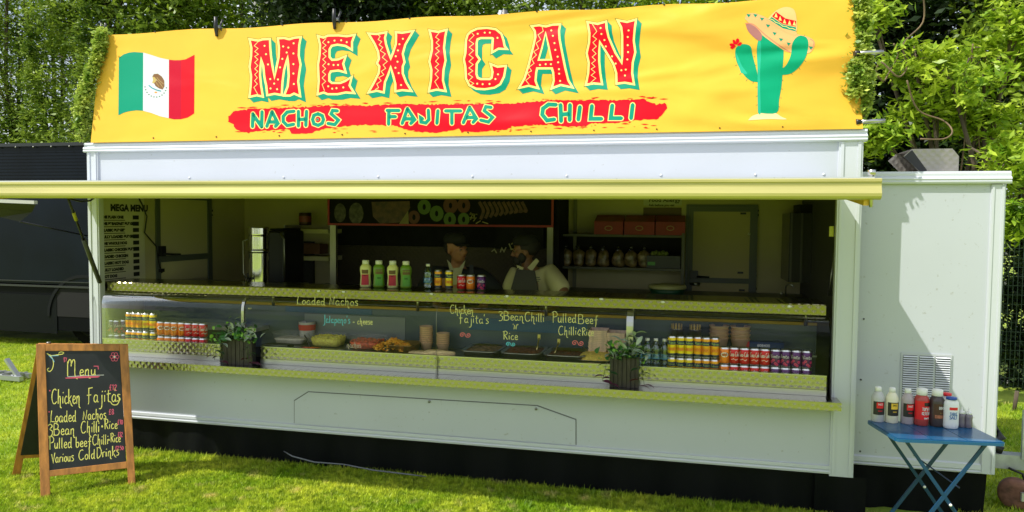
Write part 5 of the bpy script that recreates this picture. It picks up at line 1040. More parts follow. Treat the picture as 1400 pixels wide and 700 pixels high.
# measuring jug
c = at(420, 462, .40); t = thing('white_jug', 'white jug with red marking behind the food tubs', 'jug', (c.x, .40, DK)); B = origin_of(t); MB().lathe([(.045,0),(.055,.01),(.065,.16),(.067,.165),(.06,.16),(.05,.02)], B, 22).build('jug_body', mat('jug_white', (.5,.48,.44), .4), t); MB().lathe([(.0645,.10),(.0675,.145)], B, 22, caps=False).build('red_band', mat('jug_red', (.5,.04,.03), .4), t)
for i, (x, y) in enumerate(((537,436),(549,436))): pass
# nachos
c = at(549, 478, .16); t = thing('nacho_tray', 'steel tray heaped with orange tortilla chips', 'nacho tray', (c.x, .22, DK)); B = origin_of(t)
MB().lathe([(.45,0),(.5,.058),(.53,.06),(.53,.064),(.49,.06),(.44,.01)], B, 20, sx=.20, sy=.24, sq=5).build('tray_shell', mat('tray_amber_steel', (.45,.28,.12), .3, .8), t)
q = MB(); CH = mat('tortilla_chip', (.95,.45,.04), .6, var=.15, vscale=40)
for i in range(300):
    r_ = random.random()**.7; an = random.random()*6.28; x, y = .16*r_*math.cos(an)-.07, .10*r_*math.sin(an)-.03; z = .015+.075*(1-r_)**.8+random.uniform(0,.012)
    M_ = Matrix.Translation(B+Vector((x, y, z))) @ Matrix.Rotation(random.random()*6.28, 4, 'Z') @ Matrix.Rotation(random.uniform(-.8,.8), 4, 'X') @ Matrix.Rotation(random.uniform(-.6,.6), 4, 'Y'); s_ = random.uniform(.014,.024)
    q.add([tuple(M_ @ Vector(v)) for v in ((s_,0,0),(-s_*.6,s_*.85,.002),(-s_*.6,-s_*.85,-.002),(0,0,.006))], [(0,1,3),(1,2,3),(2,0,3)])
q.build('tortilla_chips', CH, t, kind='stuff')
# paper tub stacks
TB = thing('paper_tub', 'x', 'paper tub'); MB().lathe([(.036,0),(.047,.052),(.050,.054),(.050,.059),(.045,.058),(.034,.004)], n=24).build('tub_cup', mat('kraft_tub', (.70,.46,.26), .7, var=.06), TB); MB().lathe([(.0505,.0545),(.0515,.0565),(.0505,.0585)], n=24, caps=False).build('rolled_rim', mat('kraft_rim', (.45,.28,.15), .7), TB)
TBP = Proto(TB); num = ['bottom','second','third','fourth','fifth','sixth','seventh','eighth','ninth']
for px, n, nm in ((581.5, 9, 'taller left'), (604.5, 6, 'shorter right')):
    c = at(px, 474, .30)
    for k in range(n): TBP.put((c.x+random.uniform(-.0015,.0015), .32, DK+k*.0155), random.random(), '%s brown paper tub %sin the %s stack beside the nachos' % (num[k] if k < n-1 else 'topmost', 'from the bottom ' if 0 < k < n-1 else '', nm), 'stacked paper tubs')
for px, k, nm in ((983,4,'left'),(1012,4,'right')):
    c = at(px, 450, .42)
    for j in range(k): TBP.put((c.x, .40, .97+j*.028), random.random(), '%s large brown tub of the %s stack behind the cola cans' % (['bottom','second','third','topmost'][j], nm), 'brown tubs behind the cola cans', sc=1.35)
box('rear_glass_shelf', (4.3, .30, .955), (5.46, .45, .967), mat('shelf_grey', (.2,.22,.22), .3, .5), dc); box('rear_shelf_left', (.14, .26, .955), (1.3, .45, .985), mat('shelf_light', (.45,.45,.40), .3, .6), dc)
# tortillas
TRm = mat('flour_tortilla', (.82,.62,.32), .7, var=.25, vscale=30)
for i, (px, py, ln) in enumerate(((578,478,0),(600,475,1))):
    c = at(px, py, .10); z0 = DK+(.0 if i == 0 else .012)
    t = thing('tortilla_stack', ['front folded flour tortillas before the paper tubs','flour tortillas lying on top toward the right, before the paper tubs'][i], 'tortillas', (c.x, .12, z0)); B = origin_of(t)
    for k in range(4):
        q = MB(); q.smooth = True; n = 22; vs = [tuple(B+Vector((0,0,.006+k*.007+.004)))]
        for a_ in range(n): an = a_*2*math.pi/n; rr = .115*(1+.03*math.sin(an*3+k)); vs.append(tuple(B+Vector((rr*math.cos(an), rr*.62*math.sin(an), k*.007+.004*math.sin(an*2+k)))))
        vs += [(x, y, z-.005) for x, y, z in vs[1:]]
        q.add(vs, [(0, a_+1, (a_+1) % n+1) for a_ in range(n)]+[(a_+1, n+a_+1, n+(a_+1) % n+1, (a_+1) % n+1) for a_ in range(n)]); q.build('tortilla', TRm, t)
# hot pans
CHL = mat('dark_chilli', (.20,.055,.018), .3, var=.6, vscale=45, bump=1.0, bscale=60); CHB = mat('chicken_pieces', (.34,.21,.10), .4, var=.6, vscale=35, bump=1, bscale=50); RICE = mat('yellow_rice', (.95,.66,.12), .6, var=.2, vscale=70, bump=.8, bscale=120)
def pan(px0, px1, label, fm, lvl=.75, spoon=None, hump=.0):
    c0 = at(px0, 484, .06).x; c1 = at(px1, 484, .06).x; wd = c1-c0; t = thing('serving_pan', label, 'serving pan', ((c0+c1)/2, .24, DK)); B = origin_of(t)
    MB().lathe([(.44,0),(.47,.05),(.515,.052),(.52,.049),(.52,.054),(.46,.055),(.43,.006)], B, 24, sx=wd, sy=.34, sq=6).build('pan_shell', STEEL, t)
    V_ = []; F_ = []; N = 22
    for j in range(N+1):
        for i in range(N+1):
            u, v = i/N-.5, j/N-.5; V_.append((B.x+u*wd*.88, .24+v*.30, DK+.05*lvl+hump*(1-4*u*u)*(1-4*v*v)+random.uniform(0,.007)))
    for j in range(N):
        for i in range(N): a_ = j*(N+1)+i; F_.append((a_, a_+1, a_+N+2, a_+N+1))
    q = MB(); q.smooth = True; q.add(V_, F_); q.build('contents', fm, t)
    if spoon:
        a_ = at(spoon[0], spoon[1], .26); b_ = at(spoon[2], spoon[3], .34); s_ = MB().tube([a_, b_], .006, 6); s_.box((b_.x-.010, b_.y-.004, b_.z-.01), (b_.x+.010, b_.y+.004, b_.z+.025)); s_.build('spoon', mat('brass_spoon', (.5,.42,.16), .3, .8), t)
pan(628, 678, 'steel pan of cooked chicken pieces, leftmost of the hot pans', CHB, .8)
pan(682, 738, 'steel pan of dark bean chilli with a spoon, beside the chicken', CHL, .85, (733,483,737,462), .012)
pan(741, 800, 'steel pan of pulled beef chilli with a spoon', CHL, .6, (757,487,764,468))
c = at(812, 490, .08); t = thing('rice_tray', 'tray heaped with yellow rice right of the chilli pans', 'rice tray', (c.x, .22, DK)); B = origin_of(t)
MB().lathe([(.45,0),(.5,.03),(.52,.032),(.48,.03),(.44,.006)], B, 20, sx=.26, sy=.30, sq=5).build('tray_shell', STEEL, t)
q = MB(); q.smooth = True; q.lathe([(.46,.026),(.42,.045),(.30,.060),(.12,.066),(.001,.067)], B, 28, sx=.26, sy=.30, sq=4, caps=False); q.build('rice', RICE, t); MB().tube([at(808,488,.2), at(797,473,.3)], .004, 6).build('spoon_handle', mat('brass_spoon', (.5,.42,.16)), t)
# card trays
CT = thing('card_tray', 'x', 'card tray'); q = MB(); q.add([(-.055,-.07,0),(.055,-.07,0),(.055,.07,0),(-.055,.07,0),(-.065,-.08,.03),(.065,-.08,.03),(.065,.08,.03),(-.065,.08,.03)], [(0,3,2,1),(0,1,5,4),(1,2,6,5),(2,3,7,6),(3,0,4,7)]); q.build('tray_shell', mat('pale_card', (.75,.55,.40), .85, var=.18, vscale=40), CT)
q = MB(); q.box((-.0655,-.081,.0285),(.0655,-.0785,.0305)); q.build('folded_rim', mat('pale_card_rim', (.68,.50,.36), .8), CT); CTP = Proto(CT)
for px, n, nm in ((818, 12, 'left'), (843, 11, 'right')):
    c = at(px, 478, .30)
    for k in range(n): CTP.put((c.x+random.uniform(-.005,.005), .32, .915+k*.0125), random.uniform(-.08,.08), '%s card food tray in the %s pile by the metal mullion' % (['bottom','second','third','fourth','fifth','sixth','seventh','eighth','ninth','tenth','eleventh','top'][k] if k < n-1 else 'top', nm), 'piled card trays')
box('tray_stand', (3.93, .22, DK), (4.22, .42, .914), BLACK, dc)
# steel cups of wooden forks, blue box
for i, px in enumerate((925, 950)):
    c = at(px, 462, .40); t = thing('fork_cup', '%s steel cup of wooden forks behind the tall yellow cans' % ('left' if i == 0 else 'right'), 'cutlery cup', (c.x, .38, .968), 'steel cups of wooden forks'); B = origin_of(t)
    MB().lathe([(.038,0),(.042,.01),(.042,.13),(.044,.132),(.040,.13)], B, 22).build('cup', STEEL, t)
    for k in range(11): a_ = k*.57; p = B+Vector((.028*math.cos(a_), .028*math.sin(a_), .05)); MB().beam(p, p+Vector((.010*math.cos(a_), .010*math.sin(a_), .115)), .012, .0025).build('wooden_fork', mat('fork_wood', (.6,.42,.15), .7), t)
a = at(1019, 449, .36); b = at(1072, 462, .36); t = thing('blue_box', 'flat navy box with a red end and white print behind the cola cans', 'box', (a.x, .36, .968)); 
box('box_body', (a.x+.03, .36, .968), (b.x, .44, .968+.065), mat('box_navy', (.02,.045,.12), .4), t); box('red_end', (a.x, .3605, .9685), (a.x+.029, .4395, 1.032), mat('box_red', (.5,.03,.03), .4), t); printed('608400', .028, CHALK_W, parent=t, loc=(a.x+.08,.359,1.0), bold=.001)

# ------------------------------------------------------------------ planters on the sill
def leaf_mesh(name, L_, W_, m1, m2):
    m = MB(); m.smooth = True; N = 6; vs = []
    for i in range(N+1):
        t = i/N; wd = W_*math.sin(math.pi*min(1, t*.96+.03))**.8*(1-.25*t); z = .25*L_*math.sin(t*2.2)-.10*L_*t
        vs += [(-wd, t*L_, z+.18*wd), (-wd*.30, t*L_, z+.03*wd), (0, t*L_, z), (wd*.30, t*L_, z+.03*wd), (wd, t*L_, z+.18*wd)]
    for i in range(N):
        for j in range(4):
            m.cur = 1 if (j in (1, 2)) == (m2 is not None) and m2 is not None and j in (0, 3) else 0
            m.add([vs[i*5+j], vs[i*5+j+1], vs[(i+1)*5+j+1], vs[(i+1)*5+j]], [(0,1,2,3)])
    return m.build(name, [m1, m2 or m1], None)
LG = mat('leaf_green', (.06,.20,.04), .4); LP = mat('leaf_purple', (.09,.02,.045), .4); LS = mat('leaf_silver', (.40,.48,.38), .35); LDK = mat('leaf_deep_green', (.02,.06,.02), .4); LLG = mat('leaf_fresh_green', (.22,.45,.06), .4)
LM = [leaf_mesh('leaf', .075, .016, LS, LDK).data, leaf_mesh('leaf', .06, .022, LG, None).data, leaf_mesh('leaf', .07, .018, LP, LP).data, leaf_mesh('leaf', .035, .012, LLG, None).data, leaf_mesh('leaf', .055, .013, LDK, LS).data]
for o in [o for o in bpy.data.objects if o.name.split('.')[0] == 'leaf']: bpy.data.objects.remove(o)
def planter(px0, px1, pyb, pyt, label, nleaf, seed):
    rd = random.Random(seed); a = at(px0, pyb, -.09); b = at(px1, pyb, -.09); top = at(px0, pyt, -.09).z; x0, x1 = a.x, b.x; zb_ = .763
    t = thing('planter', label, 'planter', ((x0+x1)/2, -.06, zb_)); B = origin_of(t)
    box('planter_liner', (x0+.008, -.080, zb_), (x1-.008, -.032, top-.01), mat('liner_black', (.01,.01,.01), .7), t)
    n = 7
    for i in range(n): xx = x0+(x1-x0)*i/n; box('planter_slat', (xx+.001, -.090+.002*(i % 2), zb_), (xx+(x1-x0)/n-.003, -.0805, top+rd.uniform(-.003,.003)), mat('dark_stained_slat', (.035,.028,.022), .5, var=.4, vscale=15, stretch=(6,6,1)), t)
    cx = (x0+x1)/2; st = MB()
    for i in range(nleaf):
        kind = rd.choice((0,0,1,1,3,3,3,4,4)) ; an = rd.uniform(0, 2*math.pi); el = rd.uniform(-.5, 1.0)
        x = rd.gauss(0, (x1-x0)*.36); z = top-.01+abs(rd.gauss(0, .062))-.25*abs(x); y = rd.uniform(-.14,-.045)
        o = bpy.data.objects.new('leaf', LM[kind]); col.objects.link(o); o.parent = t; o.location = (x, y-B.y, z-B.z); o.rotation_euler = (el, rd.uniform(-.6,.6), an); s_ = rd.uniform(.7,1.3); o.scale = (s_,)*3
        if i % 3 == 0: st.tube([(cx+x*.3, -.08, top-.02), (cx+x*.7, (y-.08)/2, (z+top)/2), (cx+x, y, z)], .0018, 4)
    # trailing purple shoots
    for sx_, dx, dz in ((-1, -.055, -.16), (1, .05, -.17), (1, .02, -.22), (-1, -.01, -.2)):
        p0 = Vector((cx+sx_*(x1-x0)*.42, -.13, top)); p1 = p0+Vector((dx*.6, -.02, dz*.3)); p2 = p0+Vector((dx, -.012, dz)); p2.z = max(p2.z, zb_+.03); st.tube([p0, p1, p2], .0018, 4)
        for k in range(4):
            q = p1.lerp(p2, k/3); o = bpy.data.objects.new('leaf', LM[2 if k > 1 else 4]); col.objects.link(o); o.parent = t; o.location = q-B; o.rotation_euler = (-.4, rd.uniform(-.5,.5), (1.6 if k % 2 else -1.6)+rd.uniform(-.5,.5)+math.pi)
    st.build('stems', mat('stem_green', (.06,.1,.03), .5), t, kind='stuff'); return t
planter(305, 345, 500, 462, 'dark slatted planter of striped leaves and fresh green sprigs beside the left display', 150, 3)
planter(833, 874, 531, 486, 'dark slatted planter of striped and purple leaves in front of the metal mullion', 130, 5)
# ------------------------------------------------------------------ chalkboard A-frame
FLp = atz(60, 681, 0); FRp = atz(180, 664, 0); TL = at(50, 470, -.80)
TR = ray(176, 471); TR = CO + TR*((-.455-CO.y)/TR.y)
RL = atz(16, 652, 0); RRp = RL+(FRp-FLp)
sg = thing('chalkboard_sign', 'wooden A-frame chalkboard with handwritten menu standing on the grass', 'sign', ((FLp.x+FRp.x)/2, (FLp.y+FRp.y)/2, 0))
wdv = (FRp-FLp).normalized(); nf = (TL-FLp).cross(FRp-FLp).normalized()
if nf.dot(CO-FLp) < 0: nf = -nf
fs_ = plane_map(FLp, nf)
def onp(px, py, k=0.): return fs_(px, py, k)
def slab(pts, t0, t1, n_): # prism from 3D pts along normal
    m = MB(); a = [p+n_*t0 for p in pts]; b = [p+n_*t1 for p in pts]; k = len(pts); m.add(a+b, [tuple(range(k))[::-1], tuple(range(k, 2*k))]+[(i, (i+1) % k, k+(i+1) % k, k+i) for i in range(k)]); return m
def fr(px_list, name, t0, t1, m_): return slab([onp(x, y) for x, y in px_list], t0, t1, nf).build(name, m_, sg, bevel=.0025)
fr([(49,470),(61.5,470),(69,681.5),(55.5,683)], 'front_leg', -.022, 0, WOOD)
fr([(163,470.5),(175,471),(185.5,664),(175.5,666)], 'front_leg', -.022, 0, WOOD)
fr([(61.6,470),(162.9,470.5),(163.3,479.6),(62,479.8)], 'top_rail', -.022, -.001, WOOD)
fr([(65.2,643.5),(173.2,631),(173.8,640.2),(65.6,652)], 'bottom_rail', -.022, -.001, WOOD)
fr([(61,479),(164,478.8),(172.6,632),(65.2,645)], 'board', -.016, -.006, CHALKB)
# rear frame
tl, trr = onp(51,470,-.03), onp(175,471,-.03); dl = (RL-tl); nb_ = dl.cross(trr-tl).normalized()
if nb_.dot(Vector((-1,0,0))) < 0: nb_ = -nb_
RR2 = trr+dl
def rb(u0, v0, u1, v1, name, t0, t1, m_):
    P = lambda u, v: tl.lerp(trr, u)+dl*v
    return slab([P(u0,v0), P(u1,v0), P(u1,v1), P(u0,v1)], t0, t1, nb_).build(name, m_, sg, bevel=.002)
rb(0,0,.09,1,'rear_leg',0,.022,WOOD); rb(.91,0,1,1,'rear_leg',0,.022,WOOD); rb(.0905,0,.9095,.06,'rear_rail',0,.021,WOOD); rb(.0905,.80,.9095,.86,'rear_rail',0,.021,WOOD); rb(.05,.02,.95,.83,'rear_board',-.008,-.001,CHALKB)
MB().tube([tl+Vector((.05,.04,.0)), tl+Vector((.05,.04,.012))], .014).build('hinge', DSTEEL, sg)
fw = lambda x, y, k: onp(x, y, -.0055+k)
def sw(text, x, y, h, wd, m_, sq=1., sl_=0.): return write(text, x, y, h, wd, m_, sq, sl_, fw, 0., sg, 'handwriting', .01)
sw('M', 91, 514, 22, 1.2, CHALK_Y, .62); sw('enu', 108, 513.5, 15, 1.2, CHALK_Y, .95, -.06)
q = MB(); q.poly([fw(x, y, .0003) for x, y in ((89,516.5),(110,514.2),(137,514),(134,516),(110,517),(90,517.5))]); q.build('underline', CHALK_P, sg); q = MB(); ribbon(q, [(92,515),(115,513.4),(142,512.6)], .7, fw, .0001); q.build('underline', CHALK_W, sg)
q = MB(); ribbon(q, [(88,495),(87.5,489),(91,489.5)], 1, fw, .0002); ribbon(q, [(90,494),(91,489)], .8, fw, .0002); ribbon(q, [(128,500.5),(134,500.5),(134.5,505)], 1, fw, .0002); q.build('quote_marks', CHALK_P, sg)
sw('Chicken', 70, 552, 20, 1.15, CHALK_Y, .52, -.005); sw("Fajita", 118, 550, 19, 1.15, CHALK_Y, .70, -.02); sw("'s", 156, 548, 17, 1.15, CHALK_Y, .8, 0); q = MB(); ribbon(q, smooth_path([(161,540),(163,547),(160,553),(154,553),(151,549)]), 1.1, fw, 0); q.build('handwriting', CHALK_Y, sg)
sw('Loaded', 68, 577.5, 16, 1.1, CHALK_Y, .66, -.04); sw('Nachos', 113, 574, 14, 1.1, CHALK_Y, .68, -.05)
sw('3Bean', 65, 595, 15, 1.1, CHALK_Y, .80, -.03); sw('Chilli', 110, 592, 16, 1.1, CHALK_Y, .64, -.05); sw('+Rice', 138, 587, 13, 1.1, CHALK_Y, .72, -.05)
sw('Pulled', 66, 613.5, 15, 1.1, CHALK_Y, .74, -.05); sw('beef', 103, 611, 14, 1.1, CHALK_Y, .76, -.04); sw('Chilli', 126, 608.5, 14, 1.0, CHALK_Y, .62, -.06); sw('+Rice', 147.5, 605, 12, 1.0, CHALK_Y, .60, -.05)
sw('Various', 70, 633, 13.5, 1.1, CHALK_Y, .66, -.10); sw('Cold', 107, 629, 13.5, 1.1, CHALK_Y, .78, -.10); sw('Drinks', 131.5, 626, 13.5, 1.1, CHALK_Y, .74, -.12)
for tx, x, y, h, s_ in (('£12',149,533.5,7.5,.9),('£8',148.5,566.5,7,.9),('£10',160.5,580,6,.8),('£12',161,597,6,.7),('£2.50',157.5,615,5,.85)): sw(tx, x, y, h, .9, CHALK_P, s_, 0)
for i in range(6):
    q = MB(); a_ = i*math.pi/3; cx_, cy_ = 156.5+4*math.cos(a_), 487.8+4.2*math.sin(a_); ribbon(q, [(cx_+2.2*math.cos(t), cy_+2.2*math.sin(t)) for t in np.linspace(0,6.28,9)[:-1]], .8, fw, .0001*i, True); q.build('drawn_petal', CHALK_P, sg)
q = MB(); dot(q, 156.5, 487.8, 1.6, fw, .0008); q.build('drawn_flower_centre', CHALK_W, sg)
q = MB(); ribbon(q, smooth_path([(64,483),(70,486),(78,485),(85,484),(87,482),(83,481),(80,483)]), 1.1, fw, 0); ribbon(q, smooth_path([(65,484),(71,489),(73,497),(71,505),(67,508),(64.5,505),(67,503)]), 1.1, fw, 0); q.build('drawn_scroll', CHALK_Y, sg); q = MB(); ribbon(q, smooth_path([(67,486),(72,491),(74,495)]), 1.2, fw, .0003); ribbon(q, [(70,486.5),(80,486)], 1, fw, .0003); q.build('drawn_scroll_shade', CHALK_B, sg)
for q_ in ((69,539),(68,568),(66,588)): q = MB(); dot(q, q_[0]-1, q_[1]-5, 1.1, fw, .0003); q.build('chalk_dot', CHALK_P, sg)

# ------------------------------------------------------------------ blue folding table
TZ = .70
A, B_, C_, D_ = atz(1184,574,TZ), atz(1226,600,TZ), atz(1377,606,TZ), atz(1325,583,TZ)
D_ = A+(C_-B_)
tbn = thing('folding_table', 'small blue metal folding table holding sauce bottles beside the trailer', 'table', ((A.x+C_.x)/2, (A.y+C_.y)/2, 0))
def lerp2(u, v): return A.lerp(D_, u).lerp(B_.lerp(C_, u), v)
def rnd(pts, r_=.03):
    out = []
    for i in range(len(pts)):
        p, a, b = pts[i], pts[i-1], pts[(i+1) % len(pts)]; d1 = (a-p).normalized()*r_; d2 = (b-p).normalized()*r_
        for t in (0,.33,.67,1): out.append((p+d1)*(1-t)**2 + p*2*t*(1-t) + (p+d2)*t*t)
    return out
up = Vector((0,0,1))
rim = slab(rnd([A, B_, C_, D_]), -.018, -.002, up); rim.build('table_rim', BLUE, tbn)
for i in range(3): u0, u1 = .012+i*.326, .012+(i+1)*.326-.006; slab([lerp2(u0,.03), lerp2(u0,.97), lerp2(u1,.97), lerp2(u1,.03)], -.0015, .002, up).build('table_panel', BLUE, tbn, bevel=.001)
def leg(u0, v, u1, m_=mat('blue_leg_shade_tone', (.004,.045,.11), .35)):  # darker blue paints in the shade under the tabletop
    p = lerp2(u0, v)-up*.018; q = lerp2(u1, v); q.z = 0; return MB().beam(p, q, .018, .011, up=(0,1,0)).build('leg', m_, tbn)
leg(.12,.88,.98); leg(.86,.88,.02); leg(.12,.16,.98); leg(.86,.16,.02)
p, q = lerp2(.16,.16)-up*.05, lerp2(.16,.88)-up*.05
MB().tube([lerp2(.98,.16)*1-up*0+Vector((0,0,-TZ+.03)), lerp2(.98,.88)+Vector((0,0,-TZ+.03))], .006).build('foot_bar', BLUE, tbn); MB().tube([lerp2(.02,.16)+Vector((0,0,-TZ+.03)), lerp2(.02,.88)+Vector((0,0,-TZ+.03))], .006).build('foot_bar', BLUE, tbn)
MB().tube([lerp2(.44,.16)-up*.18, lerp2(.64,.86)-up*.27], .004).build('stay_bar', mat('dark_blue_stay', (.01,.03,.08), .4), tbn)
for v in (.16,.88): pz = (lerp2(.12,v)-up*.018).lerp(lerp2(.98,v)-up*TZ, .5); MB().sphere(pz+Vector((0,-.012,0)), .008, 6).build('pivot_rivet', WFIT, tbn)
# bottles on it
ZT_ = TZ+.0025
rp = [(.034,0),(.036,.003),(.036,.14),(.034,.152),(.020,.178),(.0155,.182)]
rc = [(.0165,.182),(.018,.183),(.018,.205),(.014,.209),(.001,.210)]
GREYB = mat('translucent_grey_vinegar', (.50,.50,.50), .3); GREYP = mat('translucent_greyish_brown', (.42,.36,.38), .3); CRM = mat('cream_sauce', (.78,.74,.56), .35); LB_K = mat('label_black', (.012,.012,.014), .4); LB_RR = mat('label_red', (.75,.01,.02), .4); LB_Y = mat('label_yellow', (.85,.55,.05), .4)
def three(body, sqm, tm):
    return bottle('sauce_bottle', rp, body, 'x', 'sauce bottle', (0,0,0), [(-1.1,1.0,.045,.125,LB_K,0),(-.55,.55,.085,.120,sqm,.0006)], cap=rc, txt=[('SAUCE',.104,.010,.85,CHALK_W if sqm is LB_RR else DARK,0),('VINEGAR',.066,.007,.8,sqm,0)])
ket = [(.032,0),(.036,.005),(.037,.05),(.037,.135),(.034,.150),(.026,.160),(.024,.163)]; kc = [(.025,.1635),(.027,.165),(.027,.196),(.022,.199),(.001,.2)]
KET = mat('ketchup_red', (.42,.06,.05), .3); BBQ = mat('dark_bbq_sauce', (.06,.045,.045), .3)
PK = bottle('ketchup_bottle', ket, KET, 'x', 'sauce bottle', (0,0,0), [(-1.3,1.3,.035,.135,LB_RR,0),(.0,1.0,.108,.128,LB_K,.0006)], cap=kc, txt=[('TOMATO',.085,.016,.75,CHALK_W,.35),('KETCHUP',.062,.016,.65,CHALK_W,.35),('sauce',.04,.014,.8,CHALK_W,.35)])
PB = bottle('barbecue_bottle', ket, BBQ, 'x', 'sauce bottle', (0,0,0), [(-.9,.9,.045,.125,mat('label_dark_brown', (.07,.025,.015), .4),0),(.4,.9,.10,.126,LB_G,.0006),(-.7,.5,.048,.066,mat('label_meat', (.35,.12,.06), .5, var=.5, vscale=90),.0006)], cap=kc, txt=[('BBQ',.098,.013,.9,CHALK_W,.1),('...',.078,.012,2.2,LB_Y,.1)])
sprf = [(.030,0),(.034,.004),(.036,.02),(.0355,.03),(.0355,.115),(.033,.135),(.024,.145),(.0235,.148)]
WH = mat('white_plastic', (.78,.79,.80), .35)
PS = bottle('salt_tub', sprf, WH, 'x', 'salt', (0,0,0), [(-.6,.5,.098,.112,LB_RR,0)], cap=[(.0245,.1485),(.0255,.149),(.0255,.160),(.001,.162)], capmat=mat('cap_blue', (.02,.08,.35), .35), txt=[('TABLE',.072,.014,.75,mat('print_blue', (.03,.15,.4), .4),-.05),('SALT',.052,.018,.85,mat('print_blue', (.03,.15,.4)),-.05)], sx=1.05, sy=.8)
PR2 = bottle('salt_tub', sprf, WH, 'x', 'salt', (0,0,0), [(-1.5,.5,.02,.115,LB_RR,0)], cap=[(.0245,.1485),(.0255,.149),(.0255,.160),(.001,.162)], capmat=LB_RR, sx=1.0, sy=.8)
np_ = [(.018,0),(.020,.003),(.020,.03),(.0185,.045),(.0205,.06),(.020,.072),(.014,.078)]
PN = bottle('nozzle_bottle', np_, mat('purple_grey_sauce', (.20,.17,.20), .25), 'x', 'sauce bottle', (0,0,0), None, cap=[(.0155,.0785),(.0165,.080),(.0165,.092),(.008,.094),(.004,.110),(.002,.116)])
for P_, px, py, lab, rz, s_ in ((three(GREYB, LB_RR, 0),1199.5,577,'grey bottle with black and red label, leftmost on the blue table',.15,.97),(three(CRM, LB_Y, 0),1218.5,578.5,'cream bottle with black and yellow label on the blue table',.25,.97),(three(GREYP, LB_RR, 0),1240,580,'greyish brown bottle with black and red label, third on the table',.2,.97),(PK,1259,582,'red tomato ketchup bottle with white cap on the blue table',.1,1.06),(PB,1280,583.5,'dark barbecue sauce bottle with white cap on the blue table',.2,1.06),(PR2,1292.5,579,'white tub with red cap and label hidden behind the salt',-.4,1.08),(PS,1299.5,586.5,'white table salt tub with blue cap on the blue table',.2,1.10),(PN,1314,585,'left of the two small nozzle bottles of dark sauce on the table',0,.98),(PN,1324,586,'right of the two small nozzle bottles, last on the table',.5,.98)):
    c = atz(px, py-1.5, ZT_); P_.put((c.x, c.y, ZT_), rz, lab, 'bottles on the blue table', sc=s_)

# ------------------------------------------------------------------ the two cooks
SKIN1 = mat('skin_light_brown', (.38,.17,.085), .5, var=.08, vscale=30); SKIN2 = mat('skin_brown', (.22,.10,.055), .5, var=.08, vscale=30)
def skinned(nodes, edges, name, m_, parent, extra=None, vox=.011, sub=2):
    names = list(nodes); me = bpy.data.meshes.new(name); me.from_pydata([tuple(nodes[n][0]) for n in names], [(names.index(a), names.index(b)) for a, b in edges], [])
    o = bpy.data.objects.new(name, me); col.objects.link(o); sk = o.modifiers.new('s', 'SKIN'); sk.use_smooth_shade = True
    for i, n in enumerate(names): r = nodes[n][1]; me.skin_vertices[0].data[i].radius = r if isinstance(r, tuple) else (r, r)
    me.skin_vertices[0].data[0].use_root = True
    ss = o.modifiers.new('u', 'SUBSURF'); ss.levels = sub; ss.render_levels = sub
    dg = bpy.context.evaluated_depsgraph_get(); m1 = bpy.data.meshes.new_from_object(o.evaluated_get(dg)); bpy.data.objects.remove(o)
    if extra:
        import bmesh
        bm = bmesh.new(); bm.from_mesh(m1)
        for mb in extra:
            t = bpy.data.meshes.new('t'); t.from_pydata(mb.v, [], mb.f); bm.from_mesh(t)
        bm.to_mesh(m1); bm.free()
    if vox:
        o2 = bpy.data.objects.new('r', m1); col.objects.link(o2); rm = o2.modifiers.new('r', 'REMESH'); rm.mode = 'VOXEL'; rm.voxel_size = vox; rm.use_smooth_shade = True
        sm = o2.modifiers.new('c', 'SMOOTH'); sm.factor = .5; sm.iterations = 2
        dg = bpy.context.evaluated_depsgraph_get(); m1 = bpy.data.meshes.new_from_object(o2.evaluated_get(dg)); bpy.data.objects.remove(o2)
    m1.materials.clear(); m1.materials.append(m_); m1.name = name
    off = origin_of(parent); m1.transform(Matrix.Translation(-off)); r = bpy.data.objects.new(name, m1); col.objects.link(r); r.parent = parent
    m1.polygons.foreach_set('use_smooth', [True]*len(m1.polygons)); return r
def head_parts(c, yaw, s=1.):
    """skull, jaw, nose, brow, lips and ears as blobs that the voxel remesh fuses; local +x is forward"""
    M_ = Matrix.Translation(c) @ Matrix.Rotation(yaw, 4, 'Z'); out = []
    def e(p, r, sx, sy, sz): m = MB(); m.sphere((0,0,0), r, 12, sx, sy, sz); m.v = [tuple(M_ @ (Vector(v)*s+Vector(p)*s)) for v in m.v]; out.append(m)
    e((-.015,0,.035), .095, 1.02, .82, .98); e((.025,0,-.03), .068, 1.0, .86, 1.15); e((.045,0,-.078), .032, 1.1, 1.1, .8)
    e((.092,0,-.012), .013, 1.1, .8, 1.6); e((.102,0,-.028), .013, 1.0, 1.1, .8); e((.078,0,.018), .022, .7, 2.4, .5); e((.083,0,-.056), .012, .8, 1.8, .7)
    for k in (-1, 1): e((-.01,.078*k,-.01), .024, .7, .35, 1.3); e((.055,.042*k,-.02), .026, 1, .8, .9)
    return out, M_
